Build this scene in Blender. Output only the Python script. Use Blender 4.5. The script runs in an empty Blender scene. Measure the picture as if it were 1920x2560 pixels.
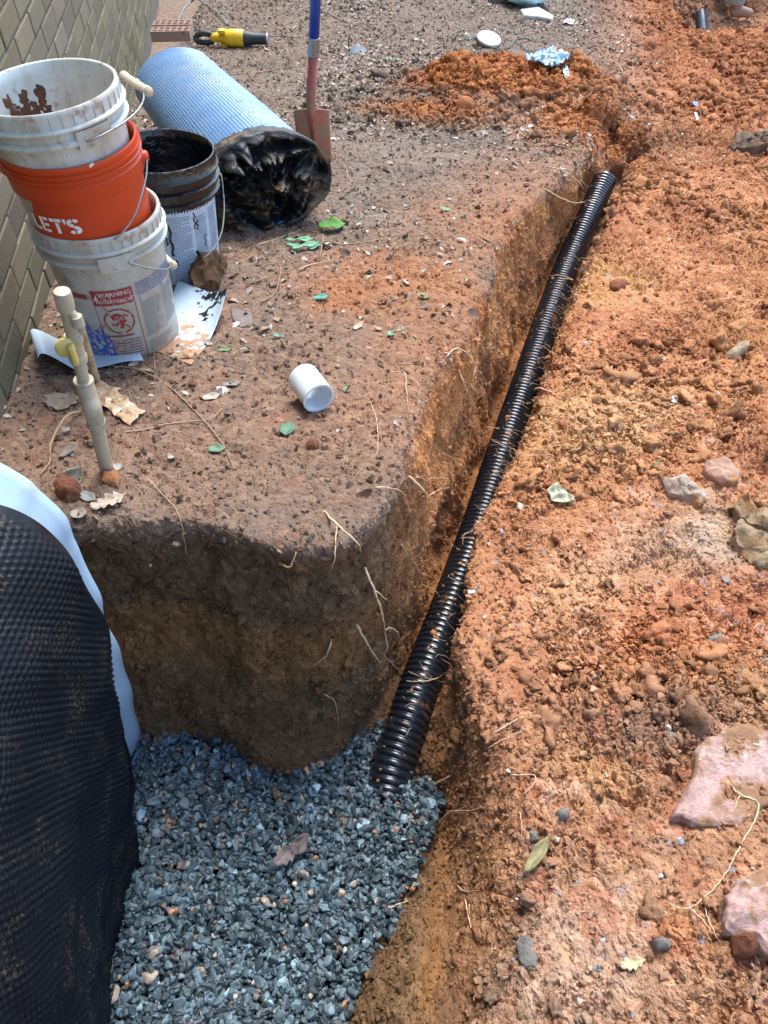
import bpy, bmesh, math, random
import numpy as np
from mathutils import Vector, Matrix
random.seed(7); RNG = np.random.default_rng(11)
S = bpy.context.scene; COL = S.collection

# ---------------------------------------------------------------- camera, sky, sun, exposure
F = 1923.0; PITCH = math.radians(48.5); CZ = 1.2
cam = bpy.data.cameras.new('camera'); camo = bpy.data.objects.new('camera', cam); COL.objects.link(camo)
camo.location = (0, 0, CZ); camo.rotation_euler = (math.radians(90) - PITCH, 0, 0)
cam.sensor_fit = 'VERTICAL'; cam.sensor_height = 36; cam.lens = F / 2560 * 36
cam.clip_start = .02; cam.clip_end = 500; S.camera = camo
SUN_EL, SUN_AZ = math.radians(62), math.radians(14)      # azimuth from +Y towards +X
w = bpy.data.worlds.new('World'); S.world = w; w.use_nodes = True
nt = w.node_tree; sky = nt.nodes.new('ShaderNodeTexSky'); sky.sky_type = 'NISHITA'; sky.sun_disc = False
sky.sun_elevation = SUN_EL; sky.sun_rotation = SUN_AZ
nt.links.new(sky.outputs[0], nt.nodes['Background'].inputs[0]); nt.nodes['Background'].inputs[1].default_value = .15
sun = bpy.data.lights.new('sun', 'SUN'); sun.energy = 1.7; sun.angle = math.radians(32); sun.color = (1, .95, .87)
suno = bpy.data.objects.new('sun', sun); COL.objects.link(suno)
sd = Vector((math.sin(SUN_AZ) * math.cos(SUN_EL), math.cos(SUN_AZ) * math.cos(SUN_EL), math.sin(SUN_EL)))
suno.rotation_euler = sd.to_track_quat('Z', 'Y').to_euler(); suno.location = (3, 3, 8)
vs = S.view_settings; vs.view_transform = 'Standard'; vs.look = 'None'; vs.exposure = 1.8; vs.gamma = 1
S.cycles.feature_set = 'EXPERIMENTAL'
S.cycles.dicing_rate = 1.0; S.cycles.preview_dicing_rate = 1.0
S.cycles.max_bounces = 6; S.cycles.diffuse_bounces = 3

# ---------------------------------------------------------------- helpers
def gp(u, v, z):
    """point at height z seen at photo pixel (u, v)"""
    x = (u - 960) / F; y = (1280 - v) / F
    d = y * math.cos(PITCH) - math.sin(PITCH); t = (z - CZ) / d
    return Vector((x * t, (y * math.sin(PITCH) + math.cos(PITCH)) * t, z))
def gpt(u, v, t):
    x = (u - 960) / F; y = (1280 - v) / F
    return Vector((x * t, (y * math.sin(PITCH) + math.cos(PITCH)) * t, CZ + (y * math.cos(PITCH) - math.sin(PITCH)) * t))
def gpY(u, v, Y):
    y = (1280 - v) / F
    return gpt(u, v, Y / (y * math.sin(PITCH) + math.cos(PITCH)))
def props(o, label=None, cat=None, group=None, kind=None):
    if label: o['label'] = label
    if cat: o['category'] = cat
    if group: o['group'] = group
    if kind: o['kind'] = kind
    return o
def thing(name, label, cat, loc=(0, 0, 0), rot=(0, 0, 0), group=None):
    o = bpy.data.objects.new(name, None); COL.objects.link(o); o.location = loc; o.rotation_euler = rot
    o.empty_display_size = .05
    return props(o, label, cat, group)
class MB:
    def __init__(s): s.v = []; s.f = []; s.c = []
    def add(s, vs, fs, col=None):
        b = len(s.v); s.v += [tuple(p) for p in vs]; s.f += [tuple(b + i for i in f) for f in fs]
        if col is not None: s.c += [col] * len(vs)
        return s
    def box(s, c, size, R=None, bev=0):
        x, y, z = [k / 2 for k in size]
        if bev:
            bm = bmesh.new(); bmesh.ops.create_cube(bm, size=1)
            for q in bm.verts: q.co = Vector((q.co.x * size[0], q.co.y * size[1], q.co.z * size[2]))
            bmesh.ops.bevel(bm, geom=bm.edges[:], offset=bev, segments=2, affect='EDGES', profile=.6)
            bm.verts.index_update()
            V = [q.co.copy() for q in bm.verts]; Fc = [[q.index for q in f.verts] for f in bm.faces]; bm.free()
        else:
            V = [Vector((a * x, b * y, c_ * z)) for a in (-1, 1) for b in (-1, 1) for c_ in (-1, 1)]
            Fc = [(0, 1, 3, 2), (4, 6, 7, 5), (0, 4, 5, 1), (2, 3, 7, 6), (0, 2, 6, 4), (1, 5, 7, 3)]
        if R is not None: V = [R @ p for p in V]
        s.add([p + Vector(c) for p in V], Fc); return s
    def tube(s, path, rad, n=8, cap=True, flat=1.0):
        P = [Vector(p) for p in path]; m = len(P)
        if not hasattr(rad, '__len__'): rad = [rad] * m
        T = [(P[min(i + 1, m - 1)] - P[max(i - 1, 0)]).normalized() for i in range(m)]
        up = Vector((0, 0, 1)) if abs(T[0].z) < .9 else Vector((1, 0, 0))
        N = (up - T[0] * up.dot(T[0])).normalized(); V = []
        for i in range(m):
            N = (N - T[i] * N.dot(T[i]))
            N = N.normalized() if N.length > 1e-6 else T[i].orthogonal().normalized()
            B = T[i].cross(N)
            for k in range(n):
                a = 2 * math.pi * k / n
                V.append(P[i] + (N * math.cos(a) * flat + B * math.sin(a)) * rad[i])
        Fc = [(i * n + k, i * n + (k + 1) % n, (i + 1) * n + (k + 1) % n, (i + 1) * n + k) for i in range(m - 1) for k in range(n)]
        if cap: Fc += [tuple(range(n))[::-1], tuple((m - 1) * n + k for k in range(n))]
        s.add(V, Fc); return s
    def lathe(s, prof, n=64, M=None, closed=False, rfun=None):
        m = len(prof); V = []
        for (r, z) in prof:
            for k in range(n):
                a = 2 * math.pi * k / n; rr = r * (rfun(a, z) if rfun else 1)
                V.append(Vector((rr * math.cos(a), rr * math.sin(a), z)))
        if M is not None: V = [M @ p for p in V]
        mm = m if closed else m - 1
        s.add(V, [(i * n + k, i * n + (k + 1) % n, ((i + 1) % m) * n + (k + 1) % n, ((i + 1) % m) * n + k) for i in range(mm) for k in range(n)])
        return s
    def grid(s, fn, nu, nv):
        V = [fn(i / nu, j / nv) for j in range(nv + 1) for i in range(nu + 1)]
        s.add(V, [(j * (nu + 1) + i, j * (nu + 1) + i + 1, (j + 1) * (nu + 1) + i + 1, (j + 1) * (nu + 1) + i) for j in range(nv) for i in range(nu)])
        return s
    def build(s, name, mat, parent=None, world=False, smooth=True, thick=0, sub=0, angle=None):
        me = bpy.data.meshes.new(name)
        V = s.v
        if parent is not None and world:
            Mi = Matrix.LocRotScale(parent.location, parent.rotation_euler, None).inverted(); V = [tuple(Mi @ Vector(p)) for p in V]
        me.from_pydata(V, [], s.f); me.validate()
        if s.c and len(s.c) == len(V):
            at = me.color_attributes.new('col', 'FLOAT_COLOR', 'POINT')
            at.data.foreach_set('color', np.array([(*c, 1) for c in s.c], 'f').ravel())
        if smooth: me.polygons.foreach_set('use_smooth', [True] * len(me.polygons))
        me.materials.append(mat); me.update()
        o = bpy.data.objects.new(name, me); COL.objects.link(o)
        if parent is not None: o.parent = parent
        if angle is not None: me.set_sharp_from_angle(angle=math.radians(angle))
        if thick:
            md = o.modifiers.new('s', 'SOLIDIFY'); md.thickness = thick; md.offset = 0
        if sub:
            md = o.modifiers.new('b', 'SUBSURF'); md.levels = sub; md.render_levels = sub
        return o
def catmull(pts, n=8):
    P = [Vector(p) for p in pts]; P = [P[0] * 2 - P[1]] + P + [P[-1] * 2 - P[-2]]; out = []
    for i in range(1, len(P) - 2):
        for k in range(n):
            t = k / n; a, b, c, d = P[i - 1:i + 3]
            out.append(.5 * ((2 * b) + (c - a) * t + (2 * a - 5 * b + 4 * c - d) * t * t + (3 * b - a - 3 * c + d) * t ** 3))
    out.append(P[-2]); return out

# noise on points: cheap value noise (numpy)
_L = RNG.random((32, 32, 32)).astype('f')
def vnoise(p, scale, seed=0):
    q = p * scale + seed * 7.31; i = np.floor(q).astype(int); f = q - i; f = f * f * (3 - 2 * f)
    r = 0
    for a in (0, 1):
        for b in (0, 1):
            for c in (0, 1):
                wgt = (f[..., 0] if a else 1 - f[..., 0]) * (f[..., 1] if b else 1 - f[..., 1]) * (f[..., 2] if c else 1 - f[..., 2])
                r = r + wgt * _L[(i[..., 0] + a) % 32, (i[..., 1] + b) % 32, (i[..., 2] + c) % 32]
    return r * 2 - 1
def vn(p, scale, seed=0): return float(vnoise(np.array([p], 'f'), scale, seed)[0])

# ---------------------------------------------------------------- materials
class NT:
    def __init__(s, name):
        s.m = bpy.data.materials.new(name); s.m.use_nodes = True; s.t = s.m.node_tree; s.b = s.t.nodes['Principled BSDF']
        s.co = s.n('ShaderNodeTexCoord')
    def n(s, ty, **k):
        q = s.t.nodes.new(ty)
        for a, b in k.items(): setattr(q, a, b)
        return q
    def l(s, a, b): s.t.links.new(a, b)
    def inp(s, q, i, v):
        if hasattr(v, 'is_linked') or hasattr(v, 'links'): s.l(v, q.inputs[i])
        else: q.inputs[i].default_value = v
    def noise(s, sc, det=4, rough=.55, vec=None, dist=0):
        q = s.n('ShaderNodeTexNoise'); s.l(vec or s.co.outputs['Object'], q.inputs['Vector'])
        q.inputs['Scale'].default_value = sc; q.inputs['Detail'].default_value = det; q.inputs['Roughness'].default_value = rough
        q.inputs['Distortion'].default_value = dist; return q.outputs['Fac']
    def voro(s, sc, feat='F1', vec=None, out='Distance', rnd=1):
        q = s.n('ShaderNodeTexVoronoi', feature=feat); s.l(vec or s.co.outputs['Object'], q.inputs['Vector'])
        q.inputs['Scale'].default_value = sc; q.inputs['Randomness'].default_value = rnd; return q.outputs[out]
    def math(s, op, a, b=0.0, c=0.0, clamp=False):
        q = s.n('ShaderNodeMath', operation=op, use_clamp=clamp); s.inp(q, 0, a); s.inp(q, 1, b); s.inp(q, 2, c); return q.outputs[0]
    def ramp(s, f, lo, hi, a=0.0, b=1.0):
        q = s.n('ShaderNodeMapRange', clamp=True); s.inp(q, 0, f); s.inp(q, 1, lo); s.inp(q, 2, hi); s.inp(q, 3, a); s.inp(q, 4, b); return q.outputs[0]
    def mix(s, f, a, b, mode='MIX'):
        q = s.n('ShaderNodeMix', data_type='RGBA', blend_type=mode); s.inp(q, 0, f)
        for i, v in ((6, a), (7, b)):
            if isinstance(v, tuple): q.inputs[i].default_value = (*v[:3], 1)
            else: s.l(v, q.inputs[i])
        return q.outputs[2]
    def attr(s, name): q = s.n('ShaderNodeAttribute', attribute_name=name); return q
    def set(s, col=None, rough=None, metal=None, spec=None, **k):
        for nm, v in (('Base Color', col), ('Roughness', rough), ('Metallic', metal), ('Specular IOR Level', spec)):
            if v is None: continue
            if isinstance(v, tuple): s.b.inputs[nm].default_value = (*v[:3], 1)
            else: s.inp(s.b, nm, v)
        for a, v in k.items(): s.inp(s.b, a.replace('_', ' '), v)
        return s
    def bump(s, h, dist=.002, st=1.0):
        q = s.n('ShaderNodeBump'); q.inputs['Distance'].default_value = dist; q.inputs['Strength'].default_value = st
        s.l(h, q.inputs['Height']); s.l(q.outputs[0], s.b.inputs['Normal']); return s
def plain(name, col, rough=.5, metal=0, dirt=None, dirt_lo=.55, dirt_hi=.7, dsc=18, bump=0, bsc=200, spec=.5, var=.12):
    t = NT(name)
    c = t.mix(t.ramp(t.noise(30, 5), .35, .7), tuple(k * (1 - var) for k in col), tuple(min(1, k * (1 + var)) for k in col))
    r = rough
    if dirt:
        f = t.ramp(t.noise(dsc, 7, .65), dirt_lo, dirt_hi); c = t.mix(f, c, dirt); r = t.ramp(f, 0.0, 1.0, rough, .9)
    t.set(c, r, metal, spec)
    if bump: t.bump(t.noise(bsc, 4), bump)
    return t.m

# soil: base colour from the vertex attribute (soil kinds), broken up by noises; real displacement for clods
def soil_mat(name='soil'):
    t = NT(name); A = t.attr('col'); Z = t.attr('zone')
    sep = t.n('ShaderNodeSeparateColor'); t.l(Z.outputs['Color'], sep.inputs[0]); clod, wall, pale = sep.outputs[0], sep.outputs[1], sep.outputs[2]
    # warped coordinates so cells do not look like cells
    wn = t.n('ShaderNodeTexNoise'); t.l(t.co.outputs['Object'], wn.inputs['Vector']); wn.inputs['Scale'].default_value = 22; wn.inputs['Detail'].default_value = 2
    wv = t.n('ShaderNodeVectorMath', operation='MULTIPLY_ADD'); t.l(wn.outputs['Color'], wv.inputs[0]); wv.inputs[1].default_value = (.035, .035, .035)
    t.l(t.co.outputs['Object'], wv.inputs[2]); W = wv.outputs[0]
    v1 = t.voro(24, 'SMOOTH_F1', W); v2 = t.voro(58, 'F1', W); v3 = t.voro(130, 'F1', W)
    n1 = t.noise(9, 6, .6); n2 = t.noise(38, 6, .6); n3 = t.noise(150, 3, .6); n0 = t.noise(3.2, 3)
    patch = t.ramp(n0, .42, .58)
    # clod height: rounded lumps at three sizes
    l1, l2, l3 = [t.math('SUBTRACT', .22, t.math('MULTIPLY', q_, q_)) for q_ in (v1, v2, v3)]
    hc = t.math('ADD', t.math('MULTIPLY', l1, .042), t.math('ADD', t.math('MULTIPLY', l2, .019), t.math('MULTIPLY', l3, .008)))
    hc = t.math('MULTIPLY', hc, t.ramp(patch, 0.0, 1.0, .25, 1.3))
    hc = t.math('MULTIPLY', hc, clod)
    # general roughness
    hg = t.math('ADD', t.math('MULTIPLY', t.math('SUBTRACT', n1, .5), .03), t.math('ADD', t.math('MULTIPLY', t.math('SUBTRACT', n2, .5), .018), t.math('MULTIPLY', t.math('SUBTRACT', n3, .5), .005)))
    # scraped wall: streaks running down
    mp = t.n('ShaderNodeMapping'); mp.inputs['Scale'].default_value = (20, 20, 6); t.l(W, mp.inputs['Vector'])
    ws = t.n('ShaderNodeTexNoise'); ws.inputs['Scale'].default_value = 1; ws.inputs['Detail'].default_value = 4; ws.inputs['Roughness'].default_value = .55; t.l(mp.outputs[0], ws.inputs['Vector'])
    hw = t.math('MULTIPLY', t.math('MULTIPLY', t.math('SUBTRACT', ws.outputs['Fac'], .5), .07), wall)
    h = t.math('ADD', t.math('ADD', hc, hg), hw)
    d = t.n('ShaderNodeDisplacement'); d.inputs['Midlevel'].default_value = 0; d.inputs['Scale'].default_value = 1
    t.l(h, d.inputs['Height']); t.l(d.outputs[0], t.t.nodes['Material Output'].inputs['Displacement'])
    t.m.displacement_method = 'BOTH'
    # colour: individual crumbs differ
    cellc = t.voro(58, 'F1', W, 'Color'); sc = t.n('ShaderNodeSeparateColor'); t.l(cellc, sc.inputs[0])
    cell2 = t.voro(20, 'F1', W, 'Color'); sc2 = t.n('ShaderNodeSeparateColor'); t.l(cell2, sc2.inputs[0])
    c = A.outputs['Color']
    c = t.mix(t.ramp(sc.outputs[0], 0.0, 1.0, 0.0, .55), c, t.mix(1.0, c, (.62, .55, .52), 'MULTIPLY'))
    c = t.mix(t.math('MULTIPLY', t.ramp(sc.outputs[1], .72, .95), t.math('MULTIPLY', clod, .35)), c, (.66, .38, .20))
    c = t.mix(t.math('MULTIPLY', t.ramp(sc2.outputs[2], .8, .95), t.math('MULTIPLY', clod, .35)), c, (.34, .10, .05))
    c = t.mix(t.math('MULTIPLY', t.ramp(n2, .58, .72), .45), c, t.mix(1.0, c, (1.7, 1.65, 1.6), 'MULTIPLY'))
    c = t.mix(t.math('MULTIPLY', t.ramp(n2, .44, .33), .6), c, t.mix(1.0, c, (.45, .4, .38), 'MULTIPLY'))
    c = t.mix(t.math('MULTIPLY', t.ramp(t.noise(5.5, 6, .6, dist=.6), .57, .68), t.math('MULTIPLY', pale, .7)), c, (.60, .40, .30))
    c = t.mix(t.math('MULTIPLY', t.ramp(t.noise(33, 3), .66, .7), t.math('MULTIPLY', pale, .9)), c, (.22, .24, .27))
    t.set(c, .93, 0, .25); return t.m
M_SOIL = soil_mat()
def attr_mat(name, rough=.9, spec=.3, bump=.001, bsc=150, mul=.35, **k):
    t = NT(name); A = t.attr('col')
    c = t.mix(t.ramp(t.noise(bsc * .6, 5, .65), .35, .65, 0.0, mul), A.outputs['Color'], t.mix(1.0, A.outputs['Color'], (.45, .42, .4), 'MULTIPLY'))
    t.set(c, rough, 0, spec, **k); t.bump(t.noise(bsc, 6, .65), bump); return t.m
M_CRUMB = attr_mat('soil_crumb', .95, .2, .006, 110, .45)
def gravel_mat():
    t = NT('gravel_stone'); A = t.attr('col')
    mp = t.n('ShaderNodeMapping'); mp.inputs['Scale'].default_value = (60, 60, 260); mp.inputs['Rotation'].default_value = (.6, .4, 0); t.l(t.co.outputs['Object'], mp.inputs['Vector'])
    v = t.noise(1, 5, .6, mp.outputs[0])
    c = t.mix(t.ramp(v, .4, .68), A.outputs['Color'], t.mix(1.0, A.outputs['Color'], (2.0, 2.0, 2.0), 'MULTIPLY'))
    c = t.mix(t.math('MULTIPLY', t.ramp(t.noise(14, 6), .62, .72), .6), c, (.30, .15, .07))
    t.set(c, .5, 0, .5); t.bump(t.noise(240, 5), .0012); return t.m
M_GRAVEL = gravel_mat()
def leaf_mat():
    t = NT('leaf'); A = t.attr('col'); t.set(t.mix(t.ramp(t.noise(120, 4), .4, .65, 0.0, .5), A.outputs['Color'], t.mix(1.0, A.outputs['Color'], (.5, .45, .4), 'MULTIPLY')), .6, 0, .4)
    return t.m
M_LEAF = leaf_mat()
M_ROOT = plain('root', (.62, .44, .27), .7, dirt=(.35, .16, .07), dirt_lo=.5, dirt_hi=.62, dsc=60)
M_TWIG = plain('twig', (.30, .19, .115), .8, dirt=(.13, .08, .05), dsc=70)

# ---------------------------------------------------------------- terrain
def zl(Y): return np.interp(Y, [-1, .9, 1.3, 1.8, 2.2, 2.75, 3.6, 5, 6.2, 8, 14, 60], [.10, .05, .0, -.08, -.13, -.22, -.36, -.56, -.66, -.72, -.8, -1.2])
def zr(Y): return np.interp(Y, [-1.5, 0, 1.2, 3.5, 7, 9, 14, 60], [-.16, -.2, -.29, -.49, -.80, -.86, -.95, -1.4])
def surf(u, v, zf):
    z = -.2
    for _ in range(30): z = float(zf(gp(u, v, z).y)) * .6 + z * .4
    return gp(u, v, z)
# pipe centre line: pixel, drop below the camera
PIPE = [(965, 1990, 1.955), (985, 1905, 1.915), (1027, 1782, 1.88), (1068, 1666, 1.87), (1113, 1550, 1.87), (1155, 1434, 1.875), (1196, 1319, 1.88), (1260, 1120, 1.89),
        (1318, 950, 1.89), (1368, 800, 1.88), (1422, 655, 1.86), (1460, 570, 1.82), (1490, 500, 1.78), (1512, 450, 1.74), (1535, 405, 1.74)]
pipe_pts = [gp(u, v, CZ - d) for u, v, d in PIPE]
def offs(P, s):
    out = []
    for i, p in enumerate(P):
        t = P[min(i + 1, len(P) - 1)] - P[max(i - 1, 0)]; n = Vector((t.y, -t.x, 0)).normalized(); out.append(p + n * s)
    return out
topL = [surf(u, v, zl) for u, v in [(150, 1322), (300, 1312), (480, 1318), (640, 1365), (780, 1385), (880, 1370), (950, 1300), (1000, 1180), (1036, 1080), (1050, 984), (1118, 880), (1198, 770), (1232, 648), (1310, 515), (1425, 425), (1485, 350), (1525, 292)]]
topR = [surf(u, v, zr) for u, v in [(1625, 300), (1610, 370), (1580, 440), (1515, 560), (1462, 683), (1412, 799), (1362, 984), (1304, 1100), (1208, 1273), (1166, 1435), (1162, 1600), (1290, 1850), (1370, 2050), (1380, 2250), (1330, 2450), (1260, 2700)]]
top = [Vector((-1.3, -1.6, 0)), Vector((-1.3, topL[0].y, 0))] + topL + topR + [Vector((.22, -.5, 0)), Vector((.2, -1.6, 0))]
pl = offs(pipe_pts, -.085); pr = offs(pipe_pts, .062)
bot = [Vector((-1.3, -1.6, 0)), Vector((-1.3, .88, 0))] + [gp(u, v, -.70) for u, v in [(330, 1852), (450, 1852), (550, 1880), (630, 1922), (710, 1925), (780, 1885), (860, 1862)]] \
    + pl[2:-1] + [surf(1535, 345, zl), surf(1590, 345, zr)] + pr[-2:1:-1] + [gp(u, v, -.70) for u, v in [(1050, 1925), (1082, 2014), (1020, 2200), (925, 2373), (856, 2535)]] + [Vector((-.14, -.3, 0)), Vector((-.2, -1.6, 0))]
hole_t = [Vector(p) for p in [(2.35, 6.75, 0), (2.45, 7.9, 0), (2.5, 8.6, 0), (3.3, 9.0, 0), (5.5, 9.0, 0), (5.5, 7.15, 0), (3.6, 7.1, 0), (2.95, 6.8, 0)]]
hole_b = [Vector(p) for p in [(2.5, 7.1, 0), (2.6, 8.0, 0), (2.7, 8.35, 0), (3.5, 8.6, 0), (5.5, 8.6, 0), (5.5, 7.6, 0), (3.6, 7.5, 0), (2.95, 7.3, 0)]]
VX = .025; X0, Y0, Z0 = -1.45, -1.3, -1.55
NX, NY, NZ = int(6.6 / VX), int(11.3 / VX), int(2.0 / VX)
xs = X0 + VX * np.arange(NX); ys = Y0 + VX * np.arange(NY); zs = (Z0 + VX * np.arange(NZ)).astype('f')
XX, YY = np.meshgrid(xs, ys, indexing='ij')
def sdpoly(pts):
    P = np.array([(p[0], p[1]) for p in pts]); d = np.full(XX.shape, 1e9); sgn = np.zeros(XX.shape, bool)
    for i in range(len(P)):
        a, b = P[i - 1], P[i]; e = b - a; px, py = XX - a[0], YY - a[1]
        t = np.clip((px * e[0] + py * e[1]) / (e @ e), 0, 1); d = np.minimum(d, (px - t * e[0]) ** 2 + (py - t * e[1]) ** 2)
        c = ((a[1] > YY) != (b[1] > YY)) & (XX < (b[0] - a[0]) * (YY - a[1]) / (b[1] - a[1] + 1e-12) + a[0]); sgn ^= c
    return np.where(sgn, -1, 1) * np.sqrt(d)
# side blend: left of / right of the trench line
tx = np.interp(YY, [-1.5, -.3, .7, 1.2, 2.5, 3.6, 5, 6.7, 8, 11], [.05, .05, .08, .15, .62, 1.0, 1.45, 1.9, 2.0, 2.2])
sideR = np.clip((XX - tx) / .16 + .5, 0, 1)
far = np.clip((YY - 3.7) / .8, 0, 1); sR2 = np.clip((XX - tx + .25) / .9 + .3, 0, 1); sideR = sideR * (1 - far) + sR2 * far
sideR = sideR * sideR * (3 - 2 * sideR)
HT = zl(YY) * (1 - sideR) + zr(YY) * sideR
P2 = np.stack([XX, YY, XX * 0], -1).astype('f')
def gauss(cx, cy, rx, ry, rot=0):
    dx, dy = XX - cx, YY - cy; c, s_ = math.cos(rot), math.sin(rot)
    return np.exp(-(((dx * c + dy * s_) / rx) ** 2 + ((-dx * s_ + dy * c) / ry) ** 2))
MOUND = np.clip(gauss(.72, 4.72, .54, .42) * 1.5, 0, 1) * (1 + .35 * vnoise(P2, 5, 3) + .2 * vnoise(P2, 11, 4)); TAIL = gauss(.28, 4.2, .5, .22, -.3)
HT += .135 * MOUND + .035 * TAIL
right_band = sideR * np.clip((XX - tx - .25) / .5, 0, 1)
HT += right_band * (.05 * vnoise(P2, 1.3, 1) + .035 * vnoise(P2, 3.1, 2)) + (1 - sideR) * .018 * vnoise(P2, 2.2, 5)
HT += right_band * .05 * gauss(1.25, 1.35, .35, .5)
HT += -.10 * gauss(2.15, 3.72, .28, .09)                                  # the small hole on the far right
HT += .05 * gauss(.20, 1.05, .14, .18) * (1 - sideR)
HT -= .12 * np.exp(-(np.clip(XX - tx - .22, 0, 9) / .24) ** 2) * np.clip((1.75 - YY) / .5, 0, 1) * np.clip((XX - tx + .02) / .08, 0, 1)
dT = sdpoly(top); dB = sdpoly(bot); hT = sdpoly(hole_t); hB = sdpoly(hole_b)
FL = np.interp(YY, [-1.5, .86, .97, 2.6, 3.2, 3.7, 4.4], [-.76, -.755, -.715, -.755, -.72, -.65, -.68])
FL = FL + .02 * vnoise(P2, 6, 8)
_px = np.interp(YY, [p.y for p in pipe_pts], [p.x for p in pipe_pts]); FL = FL + .06 * np.clip((XX - _px - .035) / .03, 0, 1) * np.clip((YY - .78) / .05, 0, 1) * np.clip((1.3 - YY) / .3, 0, 1)
def up3(sc, seed):
    """smooth 3-D noise on the voxel grid, upsampled separably"""
    def ax(c): q = c * sc + 50; i = np.floor(q).astype(int); f = (q - i).astype('f'); f = f * f * (3 - 2 * f); return i, f
    (ix, fx), (iy, fy), (iz, fz) = ax(xs), ax(ys), ax(zs)
    r = np.random.default_rng(seed).random((ix.max() - ix.min() + 2, iy.max() - iy.min() + 2, iz.max() - iz.min() + 2)).astype('f') * 2 - 1
    ix, iy, iz = ix - ix.min(), iy - iy.min(), iz - iz.min()
    a = r[ix] * (1 - fx)[:, None, None] + r[ix + 1] * fx[:, None, None]
    a = a[:, iy] * (1 - fy)[None, :, None] + a[:, iy + 1] * fy[None, :, None]
    return a[:, :, iz] * (1 - fz) + a[:, :, iz + 1] * fz
def smax(a, b, k):
    h = np.clip(.5 + .5 * (a - b) / k, 0, 1); return b + (a - b) * h + k * h * (1 - h)
Z3 = zs[None, None, :]
g = (Z3 - HT[:, :, None]).astype('f')
W3 = np.clip((HT[:, :, None] - Z3) / (HT - FL)[:, :, None], 0, 1).astype('f')
pitmask = (np.clip((1.15 - YY) / .15, 0, 1) * np.clip((.22 - XX) / .1, 0, 1))[:, :, None].astype('f')
und = np.clip(W3 / .12, 0, 1) * np.clip((1.02 - W3) / .4, 0, 1)
dc = dT[:, :, None] * (1 - W3) + dB[:, :, None] * W3 - .035 * und * pitmask
dc = dc.astype('f')
ns = up3(7, 21) * .022 + up3(16, 22) * .010
dc += ns * (.4 + .9 * np.minimum(W3 * 4, 1))
carve = np.maximum(dc, FL[:, :, None] - Z3)
Wh = np.clip((HT[:, :, None] - Z3) / .42, 0, 1)
hole = np.maximum(hT[:, :, None] * (1 - Wh) + hB[:, :, None] * Wh + ns * 1.5, (-1.22 - Z3))
D = smax(g, -carve, .045); D = smax(D, -hole, .06); del carve, hole, Wh, und
D += up3(5, 23) * .006 + up3(18, 24) * (.004 + .012 * right_band[:, :, None]).astype('f') + up3(9, 25) * (.016 * right_band[:, :, None]).astype('f')
D = D.astype('f'); D[:, :, 0] = -1; D[:, :, -1] = 1
# clods blocking the far end of the trench
for (cx, cy, cz, r) in [(1.16, 4.02, -.60, .09), (1.30, 4.12, -.54, .10), (1.06, 4.06, -.60, .07), (1.27, 3.88, -.60, .07), (1.12, 4.22, -.44, .10), (1.0, 4.12, -.5, .07)]:
    i0, i1 = int((cx - .35 - X0) / VX), int((cx + .35 - X0) / VX); j0, j1 = int((cy - .35 - Y0) / VX), int((cy + .35 - Y0) / VX)
    s_ = np.sqrt((xs[i0:i1, None, None] - cx) ** 2 + (ys[None, j0:j1, None] - cy) ** 2 + (Z3 - cz) ** 2) - r + ns[i0:i1, j0:j1] * 2.2
    D[i0:i1, j0:j1] = -smax(-D[i0:i1, j0:j1], -s_.astype('f'), .015)
# surface nets
sg = D < 0
c8 = [(a, b, c) for a in (0, 1) for b in (0, 1) for c in (0, 1)]
cnt = sum(sg[a:NX - 1 + a, b:NY - 1 + b, c:NZ - 1 + c].astype('i1') for a, b, c in c8)
act = (cnt > 0) & (cnt < 8); I = np.argwhere(act); idx = np.full(act.shape, -1, 'i4'); idx[act] = np.arange(len(I))
vals = np.stack([D[I[:, 0] + a, I[:, 1] + b, I[:, 2] + c] for a, b, c in c8], 1)
acc = np.zeros((len(I), 3)); num = np.zeros(len(I))
for p in range(8):
    for q in range(p + 1, 8):
        a, b = np.array(c8[p]), np.array(c8[q])
        if abs(a - b).sum() != 1: continue
        va, vb = vals[:, p], vals[:, q]; m = (va < 0) != (vb < 0); t = np.where(m, va / np.where(m, va - vb, 1), 0)
        acc += (a + (b - a) * t[:, None]) * m[:, None]; num += m
V = (I + acc / num[:, None]) * VX + np.array([X0, Y0, Z0])
Fq = []
for ax in range(3):
    o1, o2 = [(1, 2), (2, 0), (0, 1)][ax]; sl = [slice(1, -1)] * 3; sl[ax] = slice(0, -1); sh = list(sl); sh[ax] = slice(1, None)
    a, b = sg[tuple(sl)], sg[tuple(sh)]; E = np.argwhere(a != b); s0 = a[tuple(E.T)]
    base = E.copy(); base[:, o1] += 1; base[:, o2] += 1
    def cell(d1, d2):
        k = base.copy(); k[:, o1] -= d1; k[:, o2] -= d2; return idx[k[:, 0], k[:, 1], k[:, 2]]
    q = np.stack([cell(0, 0), cell(1, 0), cell(1, 1), cell(0, 1)], 1); q[~s0] = q[~s0][:, ::-1]; Fq.append(q)
Fq = np.concatenate(Fq); Fq = Fq[(Fq >= 0).all(1)]
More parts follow.
